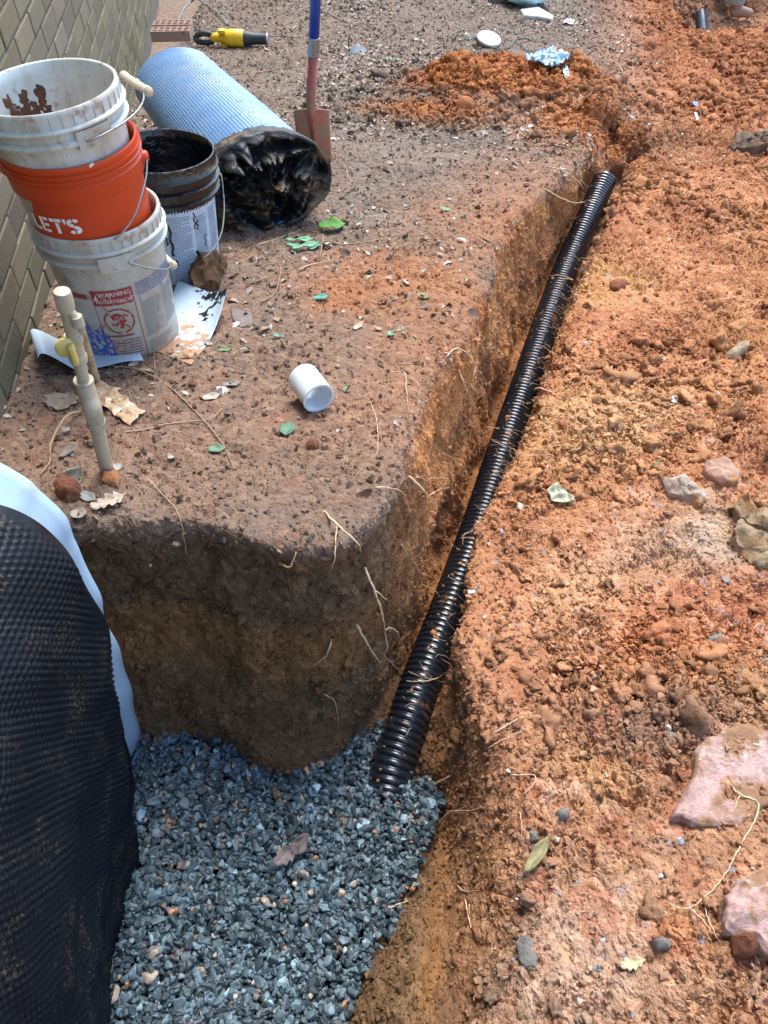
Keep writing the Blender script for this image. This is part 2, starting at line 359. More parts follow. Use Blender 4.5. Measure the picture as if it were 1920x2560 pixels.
# keep only the ground surface (drop the voxel box's own sides and floor)
ctr = V[Fq].mean(1); keep = (ctr[:, 2] > Z0 + 2 * VX) & (ctr[:, 2] < Z0 + (NZ - 3) * VX); Fq = Fq[keep]
used = np.unique(Fq); rm = np.full(len(V), -1); rm[used] = np.arange(len(used)); V = V[used]; Fq = rm[Fq]
fn = np.cross(V[Fq[:, 2]] - V[Fq[:, 0]], V[Fq[:, 3]] - V[Fq[:, 1]]); farea = np.linalg.norm(fn, axis=1) / 2; fn /= np.maximum(np.linalg.norm(fn, axis=1), 1e-9)[:, None]
if fn[farea > 0][:, 2].mean() < 0: Fq = Fq[:, ::-1]; fn = -fn
del D, sg, W3, g
# soil kinds
ii = np.clip(((V[:, 0] - X0) / VX).astype(int), 0, NX - 1); jj = np.clip(((V[:, 1] - Y0) / VX).astype(int), 0, NY - 1)
vx, vy, vz = V.T; sR = sideR[ii, jj]; ht = HT[ii, jj]; depth = ht - vz; md = MOUND[ii, jj]; tl = TAIL[ii, jj]; nb1 = vnoise(V, 2.2, 4); nb2 = vnoise(V, 6, 6)
vnm = np.zeros(V.shape); [np.add.at(vnm, Fq[:, k], fn) for k in range(4)]; vnm /= np.maximum(np.linalg.norm(vnm, axis=1), 1e-9)[:, None]
steep = np.clip((.75 - vnm[:, 2]) / .3, 0, 1)
def lerp(a, b, f): return a + (np.array(b) - a) * np.clip(f, 0, 1)[:, None]
C = np.tile(np.array([.20, .142, .104]), (len(V), 1))                       # damp brown topsoil
C = lerp(C, (.21, .168, .132), (vy - 1.8) / 1.6)                              # grey duff further off
C = lerp(C, (.36, .17, .085), np.clip(1 - (-dT[ii, jj] * -1) / .55, 0, 1) * np.clip((vy - 1.0) / .7, 0, 1) * np.clip((4.3 - vy) / .8, 0, 1) * (.75 + .5 * nb1))
C = lerp(C, (.40, .17, .07), gauss(.0, 2.1, .35, .22)[ii, jj] * .75 + .3 * nb2 * (vy > 1.5) * (vy < 3))
Rc = np.tile(np.array([.47, .22, .10]), (len(V), 1))
Rc = lerp(Rc, (.37, .15, .068), .4 + nb2 * .8); Rc = lerp(Rc, (.52, .28, .11), nb1 * 1.3 * np.clip((4.2 - vy) / 1.5, .25, 1)); Rc = lerp(Rc, (.34, .19, .115), np.clip((1.5 - vy) / 1.1, 0, 1) * .75)
def blob(u, v, rx, ry): p_ = gp(u, v, -.2); return gauss(p_.x, p_.y, rx, ry)[ii, jj] * (1.3 + nb2)
for (u_, v_, rx_, ry_, c_, k_) in [(1240, 2400, .10, .09, (.19, .165, .12), .9), (1500, 2350, .16, .12, (.44, .29, .20), .7), (1720, 2330, .07, .06, (.40, .17, .07), .45), (1480, 1400, .12, .16, (.55, .31, .17), .7), (1660, 1560, .14, .10, (.46, .17, .07), .8), (1850, 1480, .15, .12, (.40, .15, .07), .7), (1500, 1860, .1, .08, (.50, .28, .12), .6), (1750, 1280, .2, .12, (.48, .36, .26), .6), (1600, 960, .25, .2, (.56, .33, .16), .7), (1850, 1000, .2, .2, (.42, .19, .10), .6), (1650, 1750, .18, .1, (.27, .16, .105), .6)]: Rc = lerp(Rc, c_, blob(u_, v_, rx_, ry_) * k_)
Rc = lerp(Rc, (.38, .148, .062), (vy - 3.0) / 3)
Rc = lerp(Rc, (.20, .10, .055), gauss(1.32, 4.15, .28, .3)[ii, jj] * (1.2 + nb2))
C = C * (1 - sR)[:, None] + Rc * sR[:, None]
og = gauss(1.0, 4.1, .42, .45)[ii, jj]
C = lerp(C, (.40, .15, .05), np.maximum(np.maximum(md * 1.6 - .25, tl * 1.3 - .3), og * 1.3 - .25))
# cut faces: dark topsoil over brown over orange
cut = np.clip(np.maximum(steep * np.clip((depth - .03 + .04 * nb2) / .03, 0, 1), (depth - .05 + .045 * nb2) / .05), 0, 1)
Wc = np.tile(np.array([.46, .205, .075]), (len(V), 1)); Wc = lerp(Wc, (.34, .135, .05), nb2 * 1.1)
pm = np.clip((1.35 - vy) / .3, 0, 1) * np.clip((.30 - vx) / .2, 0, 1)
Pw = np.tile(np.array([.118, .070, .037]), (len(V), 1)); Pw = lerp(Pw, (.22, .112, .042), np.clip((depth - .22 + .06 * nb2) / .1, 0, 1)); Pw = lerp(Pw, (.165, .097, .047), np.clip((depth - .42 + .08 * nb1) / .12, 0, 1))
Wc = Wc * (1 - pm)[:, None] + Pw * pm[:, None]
Wc = lerp(Wc, (.36, .20, .115), sR * (.85) * (1 - pm))
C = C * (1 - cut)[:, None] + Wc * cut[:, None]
zone = np.zeros((len(V), 3)); zone[:, 0] = np.clip(sR * 1.0 * (1 - .6 * cut) + np.maximum(md * 1.5, tl) * .9 + .42, 0, 1.2) * (1 - pm * .3)
zone[:, 0] *= np.where(sR > .5, np.clip(.35 + (vx - tx[ii, jj]) / .45, .35, 1), 1)
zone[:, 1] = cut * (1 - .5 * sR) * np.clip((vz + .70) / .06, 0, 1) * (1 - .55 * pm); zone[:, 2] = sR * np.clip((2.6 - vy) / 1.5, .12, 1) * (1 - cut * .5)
def np_mesh(name, V, Fc, mat, attrs, parent=None, smooth=True):
    me = bpy.data.meshes.new(name); me.vertices.add(len(V)); me.vertices.foreach_set('co', np.asarray(V, 'f').ravel())
    k = Fc.shape[1]; me.loops.add(Fc.size); me.loops.foreach_set('vertex_index', Fc.astype('i4').ravel())
    me.polygons.add(len(Fc)); me.polygons.foreach_set('loop_start', np.arange(0, Fc.size, k, dtype='i4')); me.polygons.foreach_set('loop_total', np.full(len(Fc), k, 'i4'))
    me.polygons.foreach_set('use_smooth', np.full(len(Fc), smooth)); me.update(calc_edges=True)
    for nm, a in attrs.items():
        at = me.color_attributes.new(nm, 'FLOAT_COLOR', 'POINT'); at.data.foreach_set('color', np.concatenate([a, np.ones((len(a), 1))], 1).astype('f').ravel())
    me.materials.append(mat); me.validate(); o = bpy.data.objects.new(name, me); COL.objects.link(o)
    if parent is not None: o.parent = parent
    return o
ground = np_mesh('ground', V, Fq, M_SOIL, {'col': np.clip(C, .01, 1), 'zone': np.clip(zone, 0, 1.2)}); props(ground, kind='structure')
md_ = ground.modifiers.new('sub', 'SUBSURF'); md_.levels = 0; md_.render_levels = 1; ground.cycles.use_adaptive_subdivision = True
# the wider ground around the dug part
mb = MB(); xa, xb, ya, yb = X0 + VX, xs[-2], Y0 + VX, ys[-2]
gx = sorted(set([-60, -25, -10, -4, -2.2] + list(np.linspace(xa + .05, xb - .05, 24)) + [6, 8, 12, 25, 60])); gy = sorted(set([-60, -25, -10, -4, -2] + list(np.linspace(ya + .05, yb - .05, 30)) + [11, 13, 20, 35, 60]))
def hz(x, y):
    t_ = float(np.interp(y, [-1.5, .7, 2.5, 3.6, 5, 8, 11], [.05, .08, .62, 1.0, 1.45, 2, 2.2])); s_ = min(max((x - t_ + .25) / .9 + .3, 0), 1); s_ = s_ * s_ * (3 - 2 * s_)
    return float(zl(y)) * (1 - s_) + float(zr(y)) * s_ - .012
Vw = [(x, y, hz(x, y)) for y in gy for x in gx]; n_ = len(gx)
Fw = [(j * n_ + i, j * n_ + i + 1, (j + 1) * n_ + i + 1, (j + 1) * n_ + i) for j in range(len(gy) - 1) for i in range(n_ - 1)
      if not (gx[i] >= xa and gx[i + 1] <= xb and gy[j] >= ya and gy[j + 1] <= yb)]
cw = np.array([(.46, .20, .09) if x > 1.5 else (.25, .18, .13) for y in gy for x in gx])
wide = np_mesh('terrain', np.array(Vw), np.array(Fw), M_SOIL, {'col': cw, 'zone': cw * 0 + .3}); props(wide, kind='structure')

# ---------------------------------------------------------------- scattering helpers (each result is one mesh of loose stuff)
cdf_cache = {}
def sample(n, wf, seed):
    wgt = farea * wf; c = np.cumsum(wgt); r = np.random.default_rng(seed); k = np.searchsorted(c, r.random(n) * c[-1]); k = np.minimum(k, len(Fq) - 1)
    u, v = r.random((2, n, 1)); q = V[Fq[k]]
    p = (q[:, 0] * (1 - u) + q[:, 1] * u) * (1 - v) + (q[:, 3] * (1 - u) + q[:, 2] * u) * v
    return p, fn[k], k
def ico(sub, seed, rough, squash=(1, 1, 1)):
    bm = bmesh.new(); bmesh.ops.create_icosphere(bm, subdivisions=sub, radius=1); r = random.Random(seed)
    off = seed * 1.7
    for q in bm.verts:
        p = q.co.copy(); k = 1 + rough * vn(tuple(p), 1.3, off) + rough * .6 * vn(tuple(p), 2.9, off + 3) + (rough * .45 * vn(tuple(p), 6.5, off + 5) if sub > 2 and rough > .4 else 0) + r.uniform(-.1, .1) * rough * 2
        q.co = Vector((p.x * k * squash[0], p.y * k * squash[1], p.z * k * squash[2]))
    bm.verts.index_update(); Vv = np.array([q.co[:] for q in bm.verts]); Ff = np.array([[q.index for q in f.verts] for f in bm.faces]); bm.free(); return Vv, Ff
def hull(seed, n=13):
    r = random.Random(seed); bm = bmesh.new(); sx, sy, sz = r.uniform(.8, 1.25), r.uniform(.6, .9), r.uniform(.45, .75)
    for _ in range(n):
        p = Vector((r.gauss(0, 1), r.gauss(0, 1), r.gauss(0, 1))).normalized() * r.uniform(.85, 1.05); bm.verts.new((p.x * sx, p.y * sy, p.z * sz))
    bmesh.ops.convex_hull(bm, input=bm.verts[:]); bmesh.ops.triangulate(bm, faces=bm.faces[:])
    lone = [q for q in bm.verts if not q.link_faces]; bmesh.ops.delete(bm, geom=lone, context='VERTS')
    bmesh.ops.bevel(bm, geom=bm.edges[:], offset=.07, segments=1, affect='EDGES'); bmesh.ops.triangulate(bm, faces=bm.faces[:])
    bm.verts.index_update(); Vv = np.array([q.co[:] for q in bm.verts]); Ff = np.array([[q.index for q in f.verts] for f in bm.faces]); bm.free(); return Vv, Ff
def hull0(seed, n=11):
    r = random.Random(seed); bm = bmesh.new()
    for _ in range(n):
        p = Vector((r.gauss(0, 1), r.gauss(0, 1), r.gauss(0, 1))).normalized() * r.uniform(.7, 1.1); bm.verts.new((p.x, p.y * .85, p.z * .75))
    bmesh.ops.convex_hull(bm, input=bm.verts[:]); lone = [q for q in bm.verts if not q.link_faces]; bmesh.ops.delete(bm, geom=lone, context='VERTS'); bmesh.ops.triangulate(bm, faces=bm.faces[:])
    bm.verts.index_update(); Vv = np.array([q.co[:] for q in bm.verts]); Ff = np.array([[q.index for q in f.verts] for f in bm.faces]); bm.free(); return Vv, Ff
def rotm(n, seed, full=True, nrm=None, tilt=.4):
    r = np.random.default_rng(seed)
    if full:
        q = r.normal(size=(n, 4)); q /= np.linalg.norm(q, axis=1)[:, None]; a, b, c, d = q.T
        return np.stack([np.stack([1 - 2 * (c * c + d * d), 2 * (b * c - a * d), 2 * (b * d + a * c)], -1), np.stack([2 * (b * c + a * d), 1 - 2 * (b * b + d * d), 2 * (c * d - a * b)], -1), np.stack([2 * (b * d - a * c), 2 * (c * d + a * b), 1 - 2 * (b * b + c * c)], -1)], 1)
    z = nrm + r.normal(size=(n, 3)) * tilt; z /= np.linalg.norm(z, axis=1)[:, None]; x = r.normal(size=(n, 3)); x -= z * (x * z).sum(1)[:, None]; x /= np.linalg.norm(x, axis=1)[:, None]
    return np.stack([x, np.cross(z, x), z], 2)
def scatter(name, protos, P, R, sc, cols, mat, smooth=True, **pk):
    Vs, Fs, Cs = [], [], []; b = 0; pid = np.random.default_rng(len(P)).integers(0, len(protos), len(P))
    for k, (pv, pf) in enumerate(protos):
        m = pid == k; n = m.sum()
        if not n: continue
        if sc.ndim == 1: q = np.einsum('nij,vj->nvi', R[m], pv) * sc[m][:, None, None]
        else: q = np.einsum('nij,nvj->nvi', R[m], pv[None] * sc[m][:, None, :])
        q += P[m][:, None]
        Vs.append(q.reshape(-1, 3)); Fs.append((pf[None] + (np.arange(n) * len(pv))[:, None, None] + b).reshape(-1, pf.shape[1])); Cs.append(np.repeat(cols[m], len(pv), 0)); b += n * len(pv)
    o = np_mesh(name, np.concatenate(Vs), np.concatenate(Fs), mat, {'col': np.concatenate(Cs)}, smooth=smooth); props(o, **pk); return o
fc = ctr = V[Fq].mean(1); fsR = sR[Fq[:, 0]]; fmd = np.maximum(md, tl * .7)[Fq[:, 0]]; fcut = cut[Fq[:, 0]]; fpm = pm[Fq[:, 0]]; fdep = depth[Fq[:, 0]]
inview = (np.abs(fc[:, 0]) < .62 * (fc[:, 1] * .66 + (CZ - fc[:, 2]) * .75) + .1) & (fc[:, 1] > -.15)
rr = np.random.default_rng(5)

# soil crumbs and clods
closer = 1 / (1 + .25 * np.maximum(fc[:, 1], 0) ** 1.3)
patchy = np.clip(.4 + 1.5 * vnoise(fc, 2.6, 9), .04, 1.7)
bank = np.clip(.25 + (fc[:, 0] - tx[ii[Fq[:, 0]], jj[Fq[:, 0]]]) / .5, .12, 1)
P, N, K = sample(150000, inview * (.35 + 1.3 * np.clip((2.2 - fc[:, 1]) / 1.6, 0, 1)) * (fsR * bank * patchy * (1 - .75 * fcut) + np.maximum(fmd, gauss(1.0, 4.1, .42, .45)[ii[Fq[:, 0]], jj[Fq[:, 0]]] * .6) * 1.6 + .10 * (fcut > .5) * (fdep > .3) + .22), 31)
sz = np.exp(rr.normal(-5.75, .5, len(P))) * (1 + .12 * P[:, 1]); sz = np.clip(sz, .0014, .018); cc = C[Fq[K, 0]] * (.75 + .6 * rr.random((len(P), 1)))
hue = rr.random((len(P), 1)); cc = np.where(hue > .93, cc * [1.15, 1.25, 1.4], cc); cc = np.where(hue < .12, cc * [.75, .6, .55], cc)
scatter('soil_crumbs', [hull0(s_, 8 + s_ % 5) for s_ in range(16)], P + N * sz[:, None] * .25, rotm(len(P), 32), sz, np.clip(cc, .02, .9), M_CRUMB, smooth=False, kind='stuff', label='loose crumbs of orange clay lying over the dug soil')
P, N, K = sample(5500, inview * (fsR * bank * patchy * (1 - .8 * fcut) + fmd * 1.5), 41)
sz = np.clip(np.exp(rr.normal(-4.55, .42, len(P))) * (1 + .14 * P[:, 1]), .007, .045); cc = C[Fq[K, 0]] * (.7 + .5 * rr.random((len(P), 1)))
scatter('clay_clods', [ico(3, s_ + 50, .8, (1, .8, .55)) for s_ in range(10)], P + N * sz[:, None] * .0, rotm(len(P), 42), sz, cc, M_CRUMB, kind='stuff', label='larger broken lumps of clay strewn over the dug bank')
# small grey and pale stones on the bank
P, N, K = sample(420, inview * (fsR * (1 - fcut) * closer ** 1.3 + .03), 51)
sz = np.clip(np.exp(rr.normal(-4.9, .4, len(P))), .004, .016); pal = np.array([(.25, .28, .31), (.45, .42, .40), (.55, .40, .34), (.16, .17, .19), (.5, .34, .16)]); cc = pal[rr.integers(0, 5, len(P))]
scatter('pebbles', [hull(s_ + 90) for s_ in range(8)], P + N * sz[:, None] * .1, rotm(len(P), 52), sz, cc, M_GRAVEL, smooth=False, kind='stuff', label='small grey and pale stones in the clay')

# gravel filling the pit
gpoly = [(p.x, p.y) for p in bot]
sdb = dB[np.clip(((XX[:, 0] - X0) / VX).astype(int), 0, NX - 1)]
n = 60000; gx_ = rr.uniform(-.85, .30, n); gy_ = rr.uniform(-.35, 1.12, n); ig = ((gx_ - X0) / VX).astype(int); jg = ((gy_ - Y0) / VX).astype(int)
dd = dB[ig, jg]; ok = (dd < .015) & (rr.random(n) < np.clip(-dd / .03 + .7, .2, 1)) & (rr.random(n) < np.clip((.97 - gy_) / .07, 0, 1))
pxx = np.interp(gy_, [p.y for p in pipe_pts], [p.x for p in pipe_pts]); ok &= ~((gx_ > pxx + .045) & (gy_ > .80 + .02 * np.sin(gx_ * 60)) & (gy_ > .5))
gx_, gy_ = gx_[ok][:25000], gy_[ok][:25000]; n = len(gx_)
gh = -.705 + .018 * vnoise(np.stack([gx_, gy_, gx_ * 0], -1), 5, 12) + .018 * np.exp(-((gx_ + .5) / .2) ** 2 - ((gy_ - .9) / .12) ** 2) + .0 * np.exp(-((gx_ + .08) / .12) ** 2 - ((gy_ - .9) / .1) ** 2)
lay = rr.random(n); P = np.stack([gx_, gy_, gh - .022 * lay], -1)
sz = np.clip(np.exp(rr.normal(-4.62, .40, n)), .0045, .021); tone = rr.random((n, 1))
base = np.array([.052, .078, .090]) * (.42 + 1.6 * tone ** 1.7); base = np.where(rr.random((n, 1)) > .975, np.array([.26, .21, .16]), base); base = np.where(rr.random((n, 1)) > .988, np.array([.26, .13, .07]), base)
base = np.where(rr.random((n, 1)) > .96, base * 2.2, base)
gravel = scatter('gravel', [hull(s_ + 10, 11 + s_ % 4) for s_ in range(18)], P, rotm(n, 61), sz, np.clip(base, .02, .6), M_GRAVEL, smooth=False, kind='stuff', label='blue grey crushed stone filling the bottom of the pit')

# leaf litter
def leafproto(seed, w=.35, curl=.3, lobes=0):
    r = random.Random(seed); nu, nv = 6, 2; Vv = []; cu = r.uniform(-curl, curl) * 2; tw = r.uniform(-.6, .6); cz = r.uniform(.1, .6)
    for i in range(nu + 1):
        t = i / nu; wid = w * math.sin(math.pi * min(1, t * .93 + .03)) ** .8 * (1 + (r.uniform(-.25, .25) if 0 < i < nu else 0)) * r.uniform(.85, 1.1)
        for j in range(-1, 2):
            x = t - .5; y = j * wid; z = cu * (x * x) + cz * abs(y) * abs(j) * .8 + tw * x * y + r.uniform(-.02, .02); Vv.append((x, y, z))
    Ff = [(i * 3 + j, (i + 1) * 3 + j, (i + 1) * 3 + j + 1, i * 3 + j + 1) for i in range(nu) for j in range(2)]
    return np.array(Vv), np.array(Ff)
LP = [leafproto(s_, random.Random(s_).uniform(.12, .38), .8) for s_ in range(14)]
fleft = (1 - fsR) * (1 - fcut) * (1 - np.clip(fmd * 2, 0, .97))
litter_w = fleft * np.clip((fc[:, 1] - .6) / 2.6, .16, 1) * np.clip(.6 + .9 * vnoise(fc, 2.1, 14), .1, 1.5) * (1 - .6 * np.clip((fc[:, 0] - .3) / .4, 0, 1) * (fc[:, 1] < 3.2))
P, N, K = sample(20000, inview * litter_w * (1 + 1.2 * np.clip((fc[:, 1] - 2.5) / 2, 0, 1)), 71); m = len(P)
sz = np.clip(np.exp(rr.normal(-4.0, .45, m)), .006, .05); pal = np.array([(.42, .33, .24), (.5, .43, .35), (.30, .20, .12), (.22, .13, .08), (.55, .50, .44), (.36, .27, .19), (.14, .09, .06)]); cc = pal[rr.integers(0, 7, m)] * rr.uniform(.5, 1.05, (m, 1))
gm = rr.random(m) > .985; cc[gm] = [.13, .30, .12]; gm = rr.random(m) > .992; cc[gm] = [.13, .28, .2]
scatter('leaf_litter', LP, P + N * .005, rotm(m, 72, False, N, .40), sz, cc, M_LEAF, kind='stuff', label='dry pale leaves littering the ground beside the trench')
P, N, K = sample(16000, inview * (fleft * np.clip((fc[:, 1] - .8) / 2, .25, 1) + .02), 81); m = len(P)
st = np.array([[(-.5, -.5, 0), (-.5, .5, 0), (-.5, 0, .8), (0, -.5, 0.1), (0, .5, 0.1), (0, 0, .9), (.5, -.5, 0), (.5, .5, 0), (.5, 0, .8)]][0], float); st1 = st.copy(); st1[3:6, 1] += 6; st2 = st.copy(); st2[3:6, 1] -= 4
sf = np.array([(0, 3, 5, 2), (3, 6, 8, 5), (1, 2, 5, 4), (4, 5, 8, 7), (0, 1, 4, 3), (3, 4, 7, 6)])
ln = np.clip(np.exp(rr.normal(-3.5, .5, m)), .01, .09); th = rr.uniform(.0007, .0018, m); cc = np.array([(.35, .24, .15), (.20, .12, .07), (.48, .38, .27)])[rr.integers(0, 3, m)] * rr.uniform(.6, 1.1, (m, 1))
scatter('straw_litter', [(st1, sf), (st2, sf), (st, sf)], P + N * .004, rotm(m, 82, False, N, .12), np.stack([ln, th, th], 1), cc, M_TWIG if False else attr_mat('straw', .8), kind='stuff', label='bits of straw and fine twigs scattered over the ground')
# ================================================================ THINGS
from mathutils.bvhtree import BVHTree
BV = [BVHTree.FromPolygons([tuple(p) for p in V], [tuple(f) for f in Fq.tolist()])]
BV.append(BVHTree.FromPolygons([(-.62, -.5, -.688), (.02, -.5, -.688), (.08, .84, -.688), (-.62, .84, -.688)], [(0, 1, 2, 3)]))
def hit(u, v):
    d = gpt(u, v, 1) - Vector((0, 0, CZ)); best = None
    for b in BV:
        r = b.ray_cast(Vector((0, 0, CZ)), d)
        if r[0] is not None and (best is None or r[3] < best[2]): best = (r[0], r[1], r[3])
    return (best[0], best[1]) if best else (gp(u, v, -.3), Vector((0, 0, 1)))

# ---------------------------------------------------------------- brick wall
dW = Vector((-.14837, .98893, 0)); nW = Vector((.98893, .14837, 0)); DW = .70
RW = Matrix((dW, -nW, Vector((0, 0, 1)))).transposed()          # local x along the wall, -y out of the face
wall = thing('brick_wall', 'tan painted brick wall running along the left side behind the buckets', 'wall', (-nW * DW))
wall.rotation_euler = RW.to_euler()
def brick_mat():
    t = NT('painted_brick'); A = t.attr('col')
    c = t.mix(t.ramp(t.noise(7, 6), .35, .7, 0.0, .6), A.outputs['Color'], t.mix(1.0, A.outputs['Color'], (.72, .76, .70), 'MULTIPLY'))
    mp = t.n('ShaderNodeMapping'); mp.inputs['Scale'].default_value = (60, 60, 8); t.l(t.co.outputs['Object'], mp.inputs['Vector'])
    c = t.mix(t.ramp(t.noise(1, 5, .6, mp.outputs[0]), .52, .72, 0.0, .5), c, (.17, .13, .09))
    g = t.n('ShaderNodeSeparateXYZ'); t.l(t.co.outputs['Object'], g.inputs[0])
    c = t.mix(t.math('MULTIPLY', t.ramp(g.outputs[2], -.05, -.75), t.ramp(t.noise(9, 5), .4, .6)), c, (.12, .13, .06))
    c = t.mix(t.math('MULTIPLY', t.ramp(t.noise(45, 6, .7), .64, .7), .7), c, (.52, .54, .50))
    t.set(c, .8, 0, .3); t.bump(t.noise(130, 6, .7), .003); return t.m
BRK = .2455; CRS = .0785; r = random.Random(3)
bmv, bmf = [], []
def bbox(sx, sy, sz, bev):
    m = MB(); m.box((0, 0, 0), (sx, sy, sz), bev=bev); return np.array(m.v), m.f
bv, bf = bbox(1, 1, 1, .02)
mb = MB(); z_ref = CZ - .7 * 1.325
for k in range(-10, 36):
    zc = z_ref + CRS * (k + .5); off = 2.934 - (BRK / 2 if k % 2 == 0 else 0) + BRK / 2
    for j in range(-20, 42):
        sc_ = off + j * BRK; ss = (BRK - .008 + r.uniform(-.002, .002), .09, CRS - .008 + r.uniform(-.0015, .0015)); dy = r.uniform(-.0015, .0015)
        a = r.uniform(-.012, .012); cl = r.uniform(.74, 1.2); co_ = (.185 * cl, .155 * cl * r.uniform(.97, 1.03), .10 * cl * r.uniform(.93, 1.05))
        pts = bv * np.array([1, 1, 1]); pts = np.sign(bv) * (np.abs(bv) - .5) * np.array([.22, .22, .22]) + np.sign(bv) * .5 * np.array(ss) if False else np.sign(bv) * (np.array(ss) / 2 - (.5 - np.abs(bv)) * .25)
        pts = pts + np.array([sc_, .045 + dy, zc]); pts[:, 1] += (pts[:, 0] - sc_) * a
        mb.add([tuple(p) for p in pts], bf, co_)
mb.build('bricks', brick_mat(), wall, smooth=False)
m = MB()
m.grid(lambda a, b: (-2.2 + a * 15.3, (.006) + .0025 * vn((a * 400, b * 70, 1), 1.0, 3), z_ref - .9 + b * 3.7), 900, 200)
m.build('mortar', plain('mortar', (.15, .14, .11), .9, dirt=(.13, .115, .085), dirt_lo=.45, dirt_hi=.6, dsc=12, bump=.003), wall)
m = MB(); m.box((5.45, .115, z_ref + .95), (15.3, .03, 3.7)); m.build('wall_core', plain('core', (.25, .22, .18), .9), wall)

# ---------------------------------------------------------------- corrugated drain pipes
def corr_pipe(name, pts, r0, label, pitch=.0185, n=36, mat=None, dent=0):
    P = catmull(pts, 10); L = [0]
    for a, b in zip(P, P[1:]): L.append(L[-1] + (b - a).length)
    N_ = int(L[-1] / pitch) * 8; ss = np.linspace(0, L[-1], N_); A = np.array([p[:] for p in P]); path = np.stack([np.interp(ss, L, A[:, k]) for k in range(3)], 1)
    ph = (ss / pitch) % 1; rad = r0 - .0066 * np.clip(np.abs(ph - .5) * 2 * 1.9 - .75, 0, 1)
    t = thing(name, label, 'drain pipe', path[0]); m = MB(); m.tube([Vector(p) for p in path], list(rad), n)
    body = m.build('pipe_shell', mat, t, world=True); return t, body, path
def pipe_mat():
    t = NT('black_hdpe'); f = t.math('MULTIPLY', t.ramp(t.noise(38, 7, .7), .63, .70), .8)
    f2 = t.math('MULTIPLY', t.ramp(t.noise(8, 4, .6), .64, .74), t.ramp(t.noise(160, 3), .42, .56))
    c = t.mix(t.math('MAXIMUM', f, f2), (.010, .014, .020), (.36, .18, .085)); t.set(c, t.ramp(f, 0.0, .6, .24, .9), 0, .8); return t.m
M_PIPE = pipe_mat()
pp, pbody, ppath = corr_pipe('corrugated_pipe', pipe_pts[:-1], .0570, 'long black corrugated drain pipe lying in the narrow trench down to the gravel', mat=M_PIPE)
fp = [gp(1758, 100, -1.13), gp(1757, 75, -1.12), gp(1755, 55, -1.11), gp(1753, 38, -1.11)]
corr_pipe('corrugated_pipe', fp, .056, 'short stub of black drain pipe showing in the far hole beside the boot', mat=M_PIPE)
pv = np.array(ppath)
def bvh_of(o):
    M = o.matrix_world if o.parent is None else Matrix.LocRotScale(o.parent.location, o.parent.rotation_euler, None)
    return BVHTree.FromPolygons([M @ q.co for q in o.data.vertices], [tuple(p.vertices) for p in o.data.polygons])
BV.append(bvh_of(pbody))
# clods fallen on and beside the pipe
P_, S_ = [], []
r = random.Random(8)
for _ in range(150):
    k = r.randrange(0, len(ppath) - 1); a = r.uniform(-1.2, 1.2); q = Vector(ppath[k]); P_.append((q.x + math.sin(a) * .056, q.y + .02 * math.sin(a), q.z + .055 * math.cos(a))); S_.append(r.uniform(.0025, .008) * (1.5 if r.random() < .1 else 1))
scatter('fallen_crumbs', [ico(1, 70 + k, .5, (1, .85, .6)) for k in range(5)], np.array(P_), rotm(len(P_), 5), np.array(S_), np.tile([(.42, .20, .09)], (len(P_), 1)) * rr.uniform(.7, 1.2, (len(P_), 1)), M_CRUMB, kind='stuff', label='crumbs of clay fallen on the black corrugated pipe')

# ---------------------------------------------------------------- black dimpled membrane lining the pit side, blue-white strip behind it
OUT = [(340, 1915), (346, 1850), (344, 1793), (330, 1748), (308, 1678), (278, 1603), (260, 1559), (245, 1500), (219, 1448), (196, 1377), (172, 1336), (148, 1288), (100, 1225), (78, 1199), (0, 1155), (-80, 1130), (-150, 1120)]
INN = [(335, 1945), (326, 1863), (315, 1793), (300, 1733), (282, 1652), (260, 1585), (237, 1529), (215, 1474), (189, 1425), (156, 1377), (100, 1325), (48, 1292), (0, 1272), (-60, 1255), (-130, 1245)]
def edge_curve(px, Y, zb=-.78):
    P = [gpY(u, v, Y) for u, v in px]; P = [Vector((P[0].x, Y, zb))] + P
    P = catmull(P, 6); L = [0]
    for a, b in zip(P, P[1:]): L.append(L[-1] + (b - a).length)
    A = np.array([p[:] for p in P]); return lambda s_: Vector([float(np.interp(s_ * L[-1], L, A[:, k])) for k in range(3)]), L[-1]
OUT = [(u + (9 if 1280 < v < 1720 else 0), v) for u, v in OUT]
ecI, LI = edge_curve(INN, .80); ecO, LO = edge_curve(OUT, .865)
mem = thing('dimple_membrane', 'black dimpled drainage membrane hanging down the left side of the pit', 'membrane', (-.66, .8, -.7))
WID = 1.75
def mem_pt(a, b):
    e = ecI(b); s_ = a * WID
    x = e.x + .16 * min(s_, 2) + .035 * math.sin(s_ * 5.2 + b * 2.6) * min(1, s_ * 3) + .02 * math.sin(s_ * 11 + 3 * b) * min(1, s_ * 4); z = e.z + .02 * math.sin(s_ * 3) * b
    if b > .7: x += -.05 * s_ * (b - .7)
    return Vector((x, e.y - s_, z))
NU, NVv = 640, int(LI / .0026); m = MB(); A_, B_ = np.meshgrid(np.linspace(0, 1, NU + 1), np.linspace(0, 1, NVv + 1))
eb = np.array([ecI(b)[:] for b in np.linspace(0, 1, NVv + 1)]); S2 = A_ * WID
Xm = eb[:, 0][:, None] + .15 * S2 - .022 * np.clip(1 - B_ * 1.6, 0, 1) * np.minimum(1, S2 * 4) + ((.03) * np.sin(S2 * 5.2 + B_ * 2.6) * np.minimum(1, S2 * 3) + .02 * np.sin(S2 * 11 + 3 * B_) * np.minimum(1, S2 * 4)) - .05 * S2 * np.clip(B_ - .7, 0, 1)
Ym = eb[:, 1][:, None] - S2; Zm = eb[:, 2][:, None] + .02 * np.sin(S2 * 3) * B_
